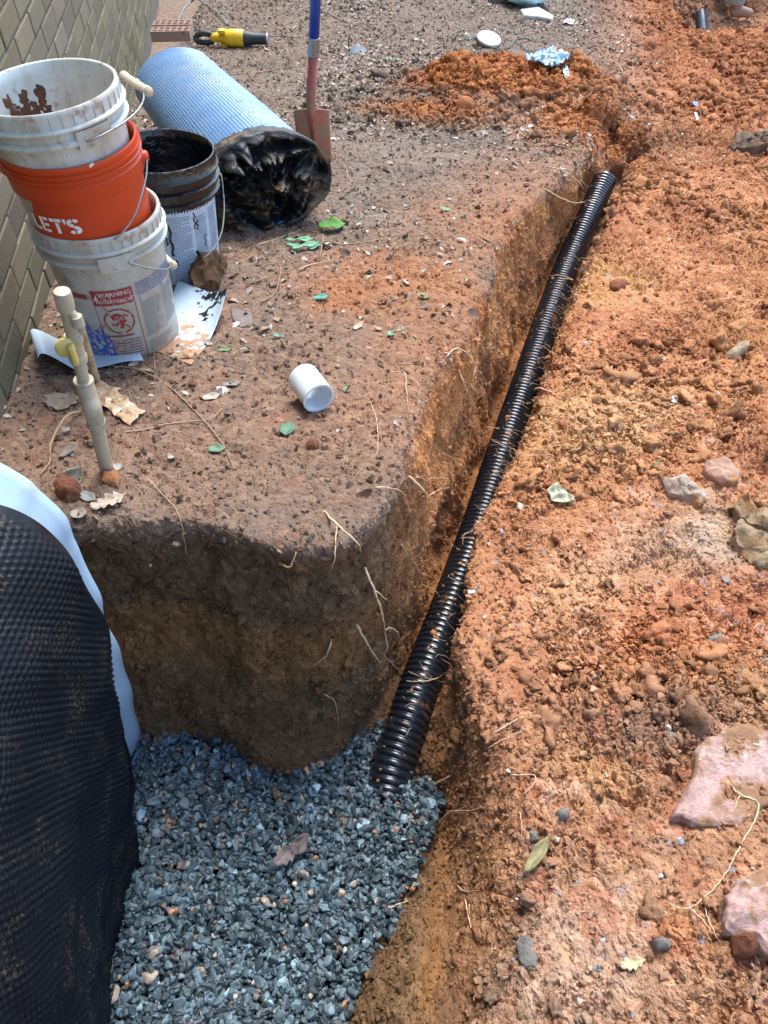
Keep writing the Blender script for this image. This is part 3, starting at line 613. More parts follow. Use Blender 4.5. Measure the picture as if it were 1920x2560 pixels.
Q = np.stack([Xm, Ym, Zm], -1); du = np.gradient(Q, axis=1); dv = np.gradient(Q, axis=0); nn = np.cross(du, dv); nn /= np.linalg.norm(nn, axis=-1)[..., None]
if nn[..., 0].mean() < 0: nn = -nn
ua = S2 / .0128; vb = B_ * LI / .0108 + .6 * np.sin(S2 * 7); rowi = np.floor(vb); fade = np.clip((S2 - .012) / .03, 0, 1); fu = (ua + .5 * (rowi % 2)) % 1 - .5; fv = vb % 1 - .5; rd = np.sqrt(fu ** 2 + fv ** 2)
dim = np.clip((.40 - rd) / .20, 0, 1); dim = dim * dim * (3 - 2 * dim) * (.75 + .5 * RNG.random((NVv + 1, NU + 1)) ** 0 * np.sin(np.floor(ua) * 12.9898 + rowi * 78.233) ** 2); Q = Q + nn * (dim * .0036 * fade)[..., None]
Q += nn * (.004 * np.sin(S2 * 40 + B_ * 3) * np.sin(B_ * 21) + .012 * vnoise(np.stack([S2, B_ * 1.6, S2 * 0], -1), 5, 3) + .006 * vnoise(np.stack([S2 * 2.2, B_, S2 * 0], -1), 12, 4))[..., None]
Fm = [(np.arange(NVv)[:, None] * (NU + 1) + np.arange(NU)[None]).ravel()]; a0 = Fm[0]; Fm = np.stack([a0, a0 + 1, a0 + NU + 2, a0 + NU + 1], 1)
def mem_mat():
    t = NT('dimple_black'); f = t.math('MULTIPLY', t.ramp(t.noise(9, 6, .65), .5, .68), t.ramp(t.noise(190, 3), .50, .62))
    c = t.mix(t.math('MULTIPLY', f, .75), (.0035, .006, .010), (.085, .062, .04)); c = t.mix(t.ramp(t.noise(26, 8, .7), .735, .76), c, (.16, .30, .48)); t.set(c, .42, 0, .16); return t.m
memo = np_mesh('dimple_sheet', Q.reshape(-1, 3) - np.array(mem.location), Fm, mem_mat(), {}, mem)
m = MB(); NS = 90
def strip(a, b):
    o = ecO(b); i = ecI(b); i = Vector((i.x - .012, i.y - .06, i.z)); k = .5 + .5 * 0
    q = o * (1 - a) + i * a; q.x += .004 * math.sin(b * 40) * (1 - a) - .012 * math.sin(a * 3.14); return q
m.grid(strip, 8, NS)
m.build('backing_sheet', plain('blue_white_film', (.33, .46, .58), .35, dirt=(.36, .33, .25), dirt_lo=.60, dirt_hi=.70, dsc=11, var=.03), mem, world=True, thick=.0015)

# ---------------------------------------------------------------- buckets
def white_mat(name, base=(.60, .64, .60)):
    t = NT(name)
    c = t.mix(t.ramp(t.noise(6, 5), .3, .7), base, tuple(k * .86 for k in base))
    mp = t.n('ShaderNodeMapping'); mp.inputs['Scale'].default_value = (14, 14, 5); t.l(t.co.outputs['Object'], mp.inputs['Vector'])
    c = t.mix(t.math('MULTIPLY', t.ramp(t.noise(1, 7, .68, mp.outputs[0]), .44, .66), .72), c, (.34, .27, .18))
    c = t.mix(t.math('MULTIPLY', t.ramp(t.noise(30, 7, .7), .56, .66), .75), c, (.30, .15, .07))
    z = t.n('ShaderNodeSeparateXYZ'); t.l(t.co.outputs['Object'], z.inputs[0])
    c = t.mix(t.math('MULTIPLY', t.ramp(z.outputs[2], .07, .0), t.ramp(t.noise(20, 5), .38, .62, .2, .8)), c, (.33, .22, .13))
    t.set(c, t.ramp(t.noise(20, 4), .4, .7, .32, .6), 0, .45, Subsurface_Weight=.12, Subsurface_Radius=(.02, .02, .015)); t.b.inputs['Subsurface Scale'].default_value = .3
    return t.m
M_WHITE = white_mat('bucket_white', (.48, .50, .46)); M_WHITE2 = white_mat('bucket_white_worn', (.58, .62, .58))
def orange_mat():
    t = NT('bucket_orange'); f = t.math('MULTIPLY', t.ramp(t.noise(17, 7, .68), .60, .75), .45); c = t.mix(f, (.50, .048, .008), (.42, .20, .13))
    c = t.mix(t.ramp(t.noise(26, 2), .745, .755), c, (.7, .62, .55)); t.set(c, t.ramp(t.noise(9, 4), .35, .7, .30, .52), 0, .5); return t.m
M_ORANGE = orange_mat()
def tar_mat():
    t = NT('bucket_tarred'); f = t.ramp(t.noise(26, 8, .7), .64, .72); c = t.mix(f, (.005, .005, .006), (.14, .07, .04)); t.set(c, t.ramp(f, 0.0, 1.0, .16, .85), 0, .6)
    t.bump(t.noise(34, 5, .6), .006); return t.m
M_TAR = tar_mat()
M_WIRE = plain('zinc_wire', (.30, .33, .34), .45, .8, dirt=(.2, .12, .07), dsc=50)
M_GRIP = plain('ivory_grip', (.58, .50, .36), .5, dirt=(.25, .17, .09), dsc=60)
def rad_body(z): return .131 + (.147 - .131) * min(max(z / .36, 0), 1)
PROF = {
 'white': [(0, .004), (.122, .004), (.128, 0), (.131, .006), (.1445, .292), (.1465, .298), (.159, .299), (.1605, .3045), (.158, .308), (.1490, .311), (.1500, .328), (.161, .329), (.1625, .333), (.160, .337), (.1535, .3385), (.1550, .362), (.1545, .369), (.152, .371), (.148, .370)],
 'orange': [(0, .004), (.120, .004), (.126, 0), (.130, .006), (.1437, .290), (.1510, .291), (.1522, .294), (.1535, .322), (.1545, .325), (.1500, .329), (.1505, .336), (.1565, .338), (.1568, .341), (.1515, .344), (.1515, .350), (.1572, .352), (.1575, .355), (.1520, .3545), (.1535, .366), (.1525, .370), (.148, .370)],
 'black': [(0, .004), (.120, .004), (.126, 0), (.130, .006), (.1440, .262), (.1560, .264), (.1570, .270), (.1490, .275), (.1495, .296), (.1590, .298), (.1600, .304), (.1505, .309), (.1510, .326), (.1590, .329), (.1595, .334), (.1530, .340), (.1540, .364), (.1530, .370), (.148, .370)]}
def wrap(x, y, a0, z0, off=.0009):
    z = z0 + y; R_ = rad_body(z) * (.1445 / .1441) + off; a = a0 + x / .138; return Vector((R_ * math.cos(a), R_ * math.sin(a), z))
def seg_rect(m, x0, y0, x1, y1, a0, z0, off=.0010, n=None):
    n = n or max(1, int(abs(x1 - x0) / .008)); V_ = []
    for j in (0, 1):
        for i in range(n + 1): V_.append(wrap(x0 + (x1 - x0) * i / n, y1 if j else y0, a0, z0, off))
    m.add(V_, [(i, i + 1, n + 2 + i, n + 1 + i) for i in range(n)])
def seg_quad(m, pts, a0, z0, off=.0010): m.add([wrap(x, y, a0, z0, off) for x, y in pts], [tuple(range(len(pts)))])
def ribbon(m, pts, wd, a0, z0, off=.001):
    P = [Vector((x, y)) for x, y in pts]; L_, R_ = [], []
    for i in range(len(P)):
        t = (P[min(i + 1, len(P) - 1)] - P[max(i - 1, 0)]).normalized(); n = Vector((-t.y, t.x)) * wd / 2; L_.append(P[i] + n); R_.append(P[i] - n)
    k = len(P); m.add([wrap(p.x, p.y, a0, z0, off) for p in L_ + R_], [(i, k + i, k + i + 1, i + 1) for i in range(k - 1)])
def text2d(s_, size):
    c = bpy.data.curves.new('txt', 'FONT'); c.body = s_; c.size = size; c.offset = size * .012; c.align_x = 'CENTER'; c.resolution_u = 3; o = bpy.data.objects.new('txt', c); COL.objects.link(o)
    bpy.context.view_layer.update(); me = bpy.data.meshes.new_from_object(o.evaluated_get(bpy.context.evaluated_depsgraph_get()))
    V_ = [(q.co.x, q.co.y) for q in me.vertices]; F_ = [tuple(p.vertices) for p in me.polygons]; bpy.data.objects.remove(o); bpy.data.curves.remove(c); bpy.data.meshes.remove(me); return V_, F_
def wtext(m, s_, size, x, y, a0, z0, off=.0014):
    V_, F_ = text2d(s_, size); m.add([wrap(p[0] + x, p[1] + y, a0, z0, off) for p in V_], F_)
def lines(m, x0, x1, ytop, ybot, lh, a0, z0, seed, hgt=.42, off=.0012):
    r_ = random.Random(seed); y = ytop
    while y > ybot:
        x = x0; end = x1 - (r_.uniform(0, .4) * (x1 - x0) if r_.random() < .2 else 0)
        while x < end - .002:
            w_ = min(r_.uniform(.0022, .008), end - x); seg_rect(m, x, y - lh * hgt, x + w_, y, a0, z0, off, 1); x += w_ + .0011
        y -= lh
M_PRINTR = plain('print_red', (.27, .035, .035), .6, dirt=(.5, .46, .42), dirt_lo=.56, dirt_hi=.64, dsc=70)
M_PRINTB = plain('print_blue', (.10, .14, .30), .6, dirt=(.5, .48, .44), dirt_lo=.56, dirt_hi=.66, dsc=60)
M_PRINTG = plain('print_grey', (.19, .20, .22), .6); M_PRINTW = plain('print_white', (.80, .78, .74), .5, dirt=(.6, .1, .04), dirt_lo=.62, dirt_hi=.68, dsc=90)
M_BLUEP = plain('blue_paint', (.03, .10, .42), .5, dirt=(.45, .44, .40), dirt_lo=.50, dirt_hi=.56, dsc=75)
M_LABEL = plain('paper_label', (.40, .48, .56), .45, dirt=(.35, .24, .15), dirt_lo=.64, dirt_hi=.72, dsc=22)
def bail(t, zc, a_ear, swing, R_=.163, stretch=1.0, grip=True, wr=.0021, kink=0, mat=None):
    e1 = Vector((math.cos(a_ear), math.sin(a_ear), 0)); side = Vector((-math.sin(a_ear), math.cos(a_ear), 0)); e2 = side * math.cos(swing) + Vector((0, 0, 1)) * math.sin(swing)
    path = [Vector((0, 0, zc)) + e1 * (R_ * .93)]
    for i in range(25):
        th = math.pi * i / 24; q = Vector((0, 0, zc)) + e1 * R_ * math.cos(th) + e2 * R_ * stretch * math.sin(th) ** .85; q.z += kink * math.sin(2 * th); path.append(q)
    path.append(Vector((0, 0, zc)) - e1 * (R_ * .93)); m = MB(); m.tube(path, wr, 8)
    h = m.build('handle', mat or M_WIRE, t)
    if grip:
        c = 13; m = MB(); pa, pb = path[c] + (path[c - 3] - path[c + 3]) * .5, path[c] - (path[c - 3] - path[c + 3]) * .5; m.tube([pa + (pb - pa) * i / 18 for i in range(19)], [.0095 + (.0018 if i in (0, 1, 17, 18, 9) else 0) for i in range(19)], 14); m.build('grip', M_GRIP, h)
    return h
def ears(t, zc, a_ear, mat):
    for k, a in enumerate((a_ear, a_ear + math.pi)):
        m = MB(); M_ = Matrix.Rotation(a, 4, 'Z') @ Matrix.Translation((.1555, 0, zc)) @ Matrix.Rotation(math.pi / 2, 4, 'Y')
        m.lathe([(0, .010), (.010, .010), (.013, .006), (.014, -.012)], 20, M_); m.build('ear', mat, t)
def bucket(kind, label, loc, rot=(0, 0, 0), mat=None, group=None):
    t = thing('bucket', label, 'bucket', loc, rot, group); pr_ = PROF[kind]; inn = [(.1465, .369), (.1440, .345), (.128, .012), (.1, .009), (0, .009)]
    mr = MB(); mr.lathe(pr_, 96); m = MB(); m.lathe([pr_[-1]] + inn, 72)
    if kind == 'white':
        for k in range(40):
            a = 2 * math.pi * k / 40; M_ = Matrix.Rotation(a, 3, 'Z'); mr.box(M_ @ Vector((.1542, 0, .3505)), (.0045, .0014, .023), M_)
    m.build('inner_wall', mat if kind != 'black' else plain('tar_pool', (.008, .008, .009), .12, bump=.008, bsc=28), t)
    body = mr.build('body', mat, t, angle=50); t['_b'] = body.name; del t['_b']; return t
FA = math.radians(-68.5)      # the side of the stack that faces the photographer
BX, BY = -.705, 1.795
b1 = bucket('white', 'dirty white bucket at the bottom of the stack with red warning print', (BX, BY, -.085), mat=M_WHITE)
b2 = bucket('orange', 'orange bucket with white stencilled lettering in the middle of the stack', (BX - .003, BY - .004, .088), (math.radians(1.2), math.radians(-1), 0), mat=M_ORANGE)
b3 = bucket('white', 'worn white bucket on top of the stack with mud inside', (BX - .008, BY - .006, .200), (math.radians(1.5), math.radians(-2.5), 0), mat=M_WHITE2)
b4 = bucket('black', 'black tar smeared bucket with a printed paper label behind the stack', (-.655, 2.235, -.135), (math.radians(-1), math.radians(2), 0), mat=M_TAR)
# ear plates moulded on the white buckets
for b, aa in ((b1, FA + .08), (b3, FA + .45)):
    for a_ in (aa, aa + math.pi):
        m = MB(); V_ = []
        for j, (z_, r_) in enumerate([(.286, .1455), (.287, .1605), (.326, .1612), (.327, .150)]):
            for i in range(13): q = a_ - .26 + .52 * i / 12; V_.append((r_ * math.cos(q), r_ * math.sin(q), z_))
        m.add(V_, [(j * 13 + i, j * 13 + i + 1, (j + 1) * 13 + i + 1, (j + 1) * 13 + i) for j in range(3) for i in range(12)] + [(0, 13, 26, 39), (12, 51, 38, 25)])
        m.build('ear_plate', M_WHITE, b, smooth=False)
bail(b1, .305, FA + .25, math.radians(-38), R_=.166, stretch=1.08, kink=.006)
bail(b3, .305, FA + .30, math.radians(4), R_=.166, stretch=1.22)
def wire(t, pts, mat=None, wr=.0021):
    m = MB(); m.tube(catmull([(r_ * math.cos(a), r_ * math.sin(a), z_) for a, r_, z_ in pts], 8), wr, 8); m.build('handle', mat or M_WIRE, t)
wire(b2, [(FA + 1.36, .153, .318), (FA + 1.34, .162, .318), (FA + 1.15, .160, .290), (FA + .88, .158, .262), (FA + .60, .160, .230), (FA + .34, .160, .206), (FA + .2, .158, .196)])
ears(b2, .315, FA + 1.36, M_ORANGE)
wire(b4, [(FA + 1.5, .155, .285), (FA + 1.48, .163, .283), (FA + 1.42, .163, .24), (FA + 1.25, .160, .19), (FA + .95, .156, .14), (FA + .6, .152, .11), (FA + .2, .150, .085)], plain('tarred_wire', (.34, .36, .32), .6, dirt=(.05, .04, .03), dsc=40))
# stencil lettering LET'S
m = MB(); a0 = FA + math.radians(-36); h = .037; x = -.064; z0 = .217; sw = .0085
def R2(x0, y0, x1, y1): seg_rect(m, x0, y0, x1, y1, a0, z0, .0012, 3)
R2(x, 0, x + sw, h); R2(x + sw + .0018, 0, x + .021, sw); x += .0255
R2(x, 0, x + sw, h); [R2(x + sw + .0018, yy, x + .023, yy + sw * .9) for yy in (0, h / 2 - sw * .45, h - sw * .9)]; x += .0275
R2(x, h - sw, x + .011, h); R2(x + .0125, 0, x + .0125 + sw, h - sw - .0018); R2(x + .0125, h - sw, x + .028, h); x += .0315
R2(x, h - .008, x + .007, h); seg_quad(m, [(x + .002, h - .008), (x + .007, h - .008), (x + .002, h - .015)], a0, z0, .0012); x += .0225
def arcp(cx, cy, rx, ry, d0, d1, n=12): return [(cx + rx * math.cos(math.radians(d0 + (d1 - d0) * i / n)), cy + ry * math.sin(math.radians(d0 + (d1 - d0) * i / n))) for i in range(n + 1)]
ribbon(m, arcp(x, h * .73, .0105, h * .17, 25, 85), sw, a0, z0, .0012); ribbon(m, arcp(x, h * .73, .0105, h * .17, 100, 268), sw, a0, z0, .0012)
ribbon(m, arcp(x, h * .27, .0105, h * .17, 92, -80), sw, a0, z0, .0012); ribbon(m, arcp(x, h * .27, .0105, h * .17, -98, -155), sw, a0, z0, .0012)
m.build('lettering', M_PRINTW, b2)
# red warning panel, blue patch and small print on the bottom bucket
m = MB(); aw = FA + math.radians(-8); W_, zb_, zt_ = .050, .022, .232
for (x0, x1, y0, y1) in ((-W_, -W_ + .0018, zb_, zt_), (W_ - .0018, W_, zb_, zt_), (-W_, W_, zb_, zb_ + .0018)): seg_rect(m, x0, y0, x1, y1, aw, 0)
seg_rect(m, -W_, .188, W_, zt_, aw, 0)
ribbon(m, arcp(0, .140, .036, .036, 0, 360, 40), .0045, aw, 0); ribbon(m, [(-.026, .166), (0, .140), (.026, .114)], .0042, aw, 0)
ribbon(m, arcp(-.004, .152, .009, .008, 0, 330, 10), .010, aw, 0); ribbon(m, [(-.004, .148), (.004, .138), (.016, .142)], .012, aw, 0); ribbon(m, [(.002, .140), (-.012, .128), (-.020, .134)], .007, aw, 0); ribbon(m, [(.006, .136), (.002, .118)], .009, aw, 0); ribbon(m, [(.010, .146), (.014, .158), (.024, .152)], .005, aw, 0)
lines(m, -.040, .030, .098, .090, .009, aw, 0, 2, .6)
lines(m, -.040, .040, .082, .034, .0085, aw, 0, 3, .38)
seg_rect(m, -.150, .205, -.062, .220, aw, 0); m.build('warning_print', M_PRINTR, b1)
m = MB(); wtext(m, 'WARNING', .0165, .006, .2145, aw, 0); wtext(m, 'ADVERTENCIA', .0135, .002, .1955, aw, 0)
seg_quad(m, [(-.046, .204), (-.038, .222), (-.034, .204)], aw, 0, .0014); m.build('warning_lettering', plain('print_pale', (.55, .50, .46), .6), b1)
m = MB(); ab = FA + math.radians(-38)
for i in range(14):
    x0 = -.035 + i * .0052; seg_rect(m, x0, .020 + .012 * vn((i * 1.3, 0, 0), 1), x0 + .0053, .125 - i * .0025 + .018 * vn((i * 2.1, 4, 0), 1), ab, 0, .0008)
m.build('blue_smear', M_BLUEP, b1)
m = MB(); at_ = FA + math.radians(30); lines(m, -.032, .120, .236, .198, .0065, at_, 0, 5, .5); m.build('blue_print', M_PRINTB, b1)
m = MB(); lines(m, -.030, .030, .180, .075, .0048, at_, 0, 6, .4); lines(m, .042, .100, .185, .08, .0048, at_, 0, 7, .4); lines(m, -.030, .060, .058, .034, .006, at_, 0, 8, .35); seg_rect(m, .036, .07, .0372, .195, at_, 0); m.build('small_print', M_PRINTG, b1)
for q_ in (('1', .018, -.028, .184), ('2', .018, .046, .190)): m = MB(); wtext(m, *q_, at_, 0); m.build('numeral', M_PRINTB, b1)
# top bucket: white label under the collar with faint print
m = MB(); seg_rect(m, -.10, .175, .060, .232, FA, 0, .0007, 24); m.build('label', M_LABEL, b3)
m = MB(); lines(m, -.085, .0, .222, .195, .006, FA, 0, 12, .35, .0012); m.build('small_print', M_PRINTG, b3)
m = MB(); [seg_rect(m, *q, FA, 0, .0013) for q in ((.016, .205, .066, .2062), (.016, .221, .066, .2222), (.016, .205, .0172, .222), (.0648, .205, .066, .222))]; lines(m, .020, .062, .218, .208, .006, FA, 0, 13, .5, .0014); m.build('red_print', M_PRINTR, b3)
m = MB(); ms = MB()
for k in range(5):        # mud caked inside the top bucket
    a = math.radians(118 + k * 7.5); z_ = .31 - .02 * (k % 2); hh = [.05, .035, .06, .04, .05][k]
    for j in range(5):
        vv, ff = ico(3, k * 9 + j, .9, (.5, 1, 1)); R3 = Matrix.Rotation(a, 3, 'Z')
        ms.add([R3 @ Vector((.143 - .001 * j + p[0] * .004, p[1] * .017 + .006 * (j % 2), z_ - .02 * j - hh * .2 + p[2] * .019)) for p in vv], ff.tolist())
ms.build('mud', plain('mud', (.12, .055, .025), .9, bump=.003), b3)
# paper label with tar drips on the black bucket
A4 = math.radians(-73.5)
m = MB(); seg_rect(m, -.20, .012, .16, .252, A4, 0, .0008, 50); m.build('label', M_LABEL, b4)
m = MB()
for k, (x0, x1) in enumerate([(-.185, -.12), (-.110, -.035), (-.025, .045), (.055, .10), (.11, .15)]): lines(m, x0, x1, .235 - .01 * (k % 2), .03, .0052, A4, 0, 20 + k, .5, .0012)
m.build('small_print', plain('print_slate', (.12, .17, .25), .6), b4)
m = MB(); ribbon(m, [(.058 + .008 * math.cos(t_), .225 + .008 * math.sin(t_)) for t_ in np.linspace(0, 6.28, 5)], .0012, A4, 0, .0014); m.build('hazard_mark', M_PRINTR, b4)
m = MB(); r = random.Random(4)
for (x0, zt2, ln_, wd) in [(-.018, .215, .10, .008), (-.030, .18, .03, .005), (.058, .24, .05, .0035), (.066, .215, .03, .004), (.055, .12, .07, .008), (-.012, .10, .02, .005), (.088, .16, .04, .003), (-.09, .06, .05, .012), (.02, .06, .03, .006), (.115, .10, .06, .004), (-.14, .245, .03, .01)]:
    m = MB(); ribbon(m, [(x0 + .003 * math.sin(i * 1.7 + x0 * 90), zt2 - ln_ * i / 8) for i in range(9)], wd, A4, 0, .0016); m.build('tar_drip', M_TAR, b4)

for b_ in (b4, b1): BV.append(bvh_of([c for c in b_.children if c.name.startswith('body')][0]))

# ---------------------------------------------------------------- bent white sheets under the buckets
def patch(name, label, cat, cor, fn, mat, n=40, thick=.0015, group=None):
    A, B, Cc, Dd = [Vector(c) for c in cor]; o = thing(name, label, cat, (A + B + Cc + Dd) / 4, group=group); m = MB()
    for j in range(n + 1):
        for i in range(n + 1):
            a, b = i / n, j / n; q = (A * (1 - a) + B * a) * (1 - b) + (Dd * (1 - a) + Cc * a) * b; q, col = fn(a, b, q); m.v.append(tuple(q)); m.c.append(col)
    m.f = [(j * (n + 1) + i, j * (n + 1) + i + 1, (j + 1) * (n + 1) + i + 1, (j + 1) * (n + 1) + i) for j in range(n) for i in range(n)]
    m.build('sheet', mat, o, world=True, thick=thick); return o
M_SHEET = attr_mat('vinyl', .35, .5, .0003, 60, .05)
WH = (.42, .52, .60)
def f1(a, b, q):
    l = .004 + .030 * max(0, b - .45) ** 1.3 + .075 * (max(0, a + b - 1.25) / .75) ** 2 - .028 * math.exp(-((b - .62) / .05) ** 2) * 0; q = q + Vector((0, 0, l + .01 * math.sin(a * 5) * b))
    n = vn(tuple(q), 60, 3) * .5 + vn(tuple(q), 130, 5) * .35 + vn(tuple(q), 21, 2) * .5; c = WH
    if n + 1.5 * (1 - b) - .95 > .12: c = (.40, .22, .12) if n > -.05 else (.52, .36, .24)
    if n * .8 + 1.9 * b + .9 * a * (1 - a) - 1.9 - 1.4 * abs(a - .72) > -.28: c = (.012, .012, .012)
    return q, c
patch('vinyl_sheet', 'white vinyl offcut with tar and rust stains sticking out right of the bottom bucket', 'plastic sheet', [gp(368, 872, -.075), gp(478, 915, -.06), gp(578, 782, -.10), gp(448, 716, -.12)], f1, M_SHEET, 90)
def f2(a, b, q):
    k = max(0, (.40 - a) / .40); q = q + Vector((.05 * k * k, 0, .006 + .055 * math.sin(min(1, k) * 1.9) * (1.1 - .4 * b) + .006 * math.sin(a * 9))); q.y += .02 * k * (b - .5)
    return q, (WH if vn(tuple(q), 40, 1) < .55 or a < .8 else (.3, .2, .12))
patch('vinyl_sheet', 'white vinyl offcut curling up beside the wall behind the grey riser', 'plastic sheet', [gp(62, 862, -.075), gp(365, 905, -.07), gp(330, 850, -.08), gp(95, 835, -.08)][:1] + [gp(95, 925, -.06), gp(365, 905, -.065), gp(215, 845, -.08)][0:0] + [gp(360, 904, -.065), gp(300, 850, -.08), gp(110, 838, -.08)] if False else [gp(70, 938, -.055), gp(362, 908, -.06), gp(320, 835, -.08), gp(40, 868, -.07)], f2, M_SHEET, 50)

# ---------------------------------------------------------------- grey PVC riser and its thin twin
M_PVC = plain('grey_pvc', (.40, .35, .25), .5, dirt=(.20, .16, .11), dirt_lo=.5, dirt_hi=.68, dsc=16)
bp, _ = hit(268, 1176); rs = thing('pipe_riser', 'grey plastic pipe riser with yellow valve standing near the pit corner', 'pipe riser', bp)
topp = gp(166, 752, .45)
def alongR(f, off=0): return bp + (topp - bp) * f
ax = (topp - bp).normalized(); Lr = (topp - bp).length
def rt(path, rad, name, mat=M_PVC, par=None, n=20): m = MB(); m.tube(path, rad, n); return m.build(name, mat, par or rs, world=True, angle=40) if par in (None, rs) else m.build(name, mat, par)
side = Vector((-.012, .02, 0))
e0 = alongR(.40); e1_ = alongR(.52) + side
rt([bp - ax * .08, alongR(.36)], .0148, 'lower_pipe')
rt(catmull([alongR(.34), alongR(.42), alongR(.47) + side * .5, alongR(.54) + side], 5), .0180, 'elbow'); rt([alongR(.325), alongR(.345)], .0200, 'socket'); rt([alongR(.535) + side, alongR(.555) + side], .0190, 'socket')
rt([alongR(.55) + side, alongR(.97) + side], .0118, 'upper_pipe')
rt([alongR(.66) + side, alongR(.69) + side, alongR(.70) + side, alongR(.76) + side, alongR(.77) + side, alongR(.80) + side], [.016, .0175, .015, .015, .0172, .0155], 'valve_body')
m = MB(); vc = alongR(.745) + side; Rv = Matrix.Rotation(.3, 3, 'Z'); m.box(vc + Vector((.004, -.026, .0)), (.010, .022, .040), Rv, bev=.003); m.lathe([(0, .004), (.016, .004), (.019, 0), (.016, -.004), (0, -.004)], 20, Matrix.Translation(vc + Vector((-.008, -.022, .012))) @ Matrix.Rotation(1.35, 4, 'X') @ Matrix.Rotation(.5, 4, 'Y'))
m.build('valve_handle', plain('yellow_plastic', (.55, .43, .12), .5), rs, world=True)
rt([alongR(.93) + side, alongR(.94) + side, alongR(1.0) + side, alongR(1.015) + side, alongR(1.02) + side], [.0148, .0156, .0156, .0140, .004], 'cap')
b2p, _ = hit(243, 953); t2 = gp(193, 800, .40); rt(catmull([b2p - Vector((0, 0, .05)), b2p, b2p * .4 + t2 * .6, t2], 4), .0088, 'rear_pipe'); rt([t2 - Vector((0, 0, .012)), t2 + Vector((0, 0, .008))], .0108, 'rear_cap')
rt([t2, alongR(.95) + side], .008, 'link')

# ---------------------------------------------------------------- white coupling
cp, cn = hit(800, 1035); cl = gp(797, 996, cp.z + .038); cr = gp(744, 926, cp.z + .040)
dirc = (cl - cr).normalized(); cr = cl - dirc * .088; cp_ = thing('pipe_coupling', 'white plastic pipe coupling lying on bare ground in the middle of the yard', 'pipe coupling', (cl + cr) / 2)
M_ = Matrix.Translation(cr) @ dirc.to_track_quat('Z', 'Y').to_matrix().to_4x4(); m = MB()
m.lathe([(.0335, 0), (.0378, .0), (.0385, .001), (.0385, .083), (.0395, .085), (.0395, .088), (.0345, .0885), (.0335, .086), (.0335, .045), (.032, .043), (.0335, .041)], 64, M_, closed=True); m.build('shell', plain('white_pvc', (.60, .66, .68), .35, dirt=(.45, .33, .2), dirt_lo=.68, dirt_hi=.74, dsc=30), cp_, world=True, angle=40)
# ---------------------------------------------------------------- shovel
gb, _ = hit(788, 403); bl_b = gb + Vector((0, 0, -.03)); sh = thing('shovel', 'square bladed shovel with blue handle stuck upright in the ground', 'shovel', gb)
yS = gb.y; s_top = gpY(778, 255, yS - .02); sock_t = gpY(781, 172, yS - .02); fer_t = gpY(783, 142, yS - .02); ax = (fer_t - s_top).normalized()
q0 = gpY(777, 290, yS); axS = (gpY(783, 140, yS - .01) - q0).normalized(); R_s = Matrix.Rotation(0, 3, 'Z')
wB = .074
bt = gpY(778, 268, yS); M_B = plain('blade_paint', (.42, .10, .06), .6, dirt=(.30, .17, .09), dirt_lo=.42, dirt_hi=.55, dsc=20, bump=.002, bsc=60)
sl = (gb - bt); Hb = .30; dn = (sl.normalized() * .96 + Vector((.0, 0, 0))).normalized()
def blade(a, b):
    x = (a - .5) * 2; q = bt + dn * (b * Hb) + Vector((x * wB * (1 - .02 * b), -.016 * (1 - x * x) - .006 * math.exp(-(x / .2) ** 2) * (1 - b), 0)); q.z += (-.012 * x * x if b == 0 else 0); return q
m = MB(); m.grid(blade, 20, 20); m.build('blade', M_B, sh, world=True, thick=.003)
m = MB(); m.tube([bt + dn * .13 + Vector((0, -.02, 0)), bt + dn * .02 + Vector((0, -.022, 0)), bt - dn * .03 + Vector((0, -.01, 0)), bt + axS * .20], [.006, .015, .019, .021], 20); m.build('socket', plain('socket_red', (.33, .06, .06), .45, dirt=(.28, .15, .08), dirt_lo=.45, dirt_hi=.6, dsc=22), sh, world=True)
ps = bt + axS * .20
m = MB(); m.tube([ps - axS * .002, ps + axS * .003, ps + axS * .062, ps + axS * .066, ps + axS * .069], [.0215, .0235, .0225, .0245, .0215], 24); m.build('ferrule', plain('ferrule_steel', (.33, .31, .27), .4, .7, dirt=(.25, .17, .1), dsc=30), sh, world=True)
m = MB(); m.tube([ps + axS * .06, ps + axS * .4, ps + axS * .85], .0205, 24); m.build('handle', plain('blue_fibreglass', (.012, .045, .30), .3), sh, world=True)
hb = ps + axS * .85; m = MB(); m.tube([hb, hb + axS * .04, hb + axS * .05], [.022, .024, .02], 20); m.tube(catmull([hb + axS * .04, hb + axS * .08 + Vector((.05, 0, 0)), hb + axS * .15 + Vector((.055, 0, 0)), hb + axS * .165, hb + axS * .15 - Vector((.055, 0, 0)), hb + axS * .08 - Vector((.05, 0, 0)), hb + axS * .04], 5), .011, 12); m.build('grip', plain('black_plastic', (.02, .02, .02), .4), sh, world=True)

# ---------------------------------------------------------------- roll of membrane
nc = gpt(666, 446, 2.68); Rr = .197; gz = float(zl(nc.y)); nc.z = gz + Rr * .78 + .004
fcn = gp(446, 208, float(zl(4.0)) + Rr * .80 + .03); axr = (fcn - nc).normalized(); Lroll = 1.50
roll = thing('membrane_roll', 'large rolled up sheet of blue grey drainage membrane lying beside the wall', 'roll', nc)
Mr = Matrix.Translation(nc) @ axr.to_track_quat('Z', 'Y').to_matrix().to_4x4()      # z along the axis, away from the camera
_sd = axr.cross(Vector((0, 0, 1))).normalized()
def sq(p):
    q = p - nc; t_ = q.dot(axr); q -= axr * t_; h_ = q.z; w_ = q.dot(_sd); return nc + axr * t_ + _sd * (w_ * 1.06) + (q - _sd * w_) * .78
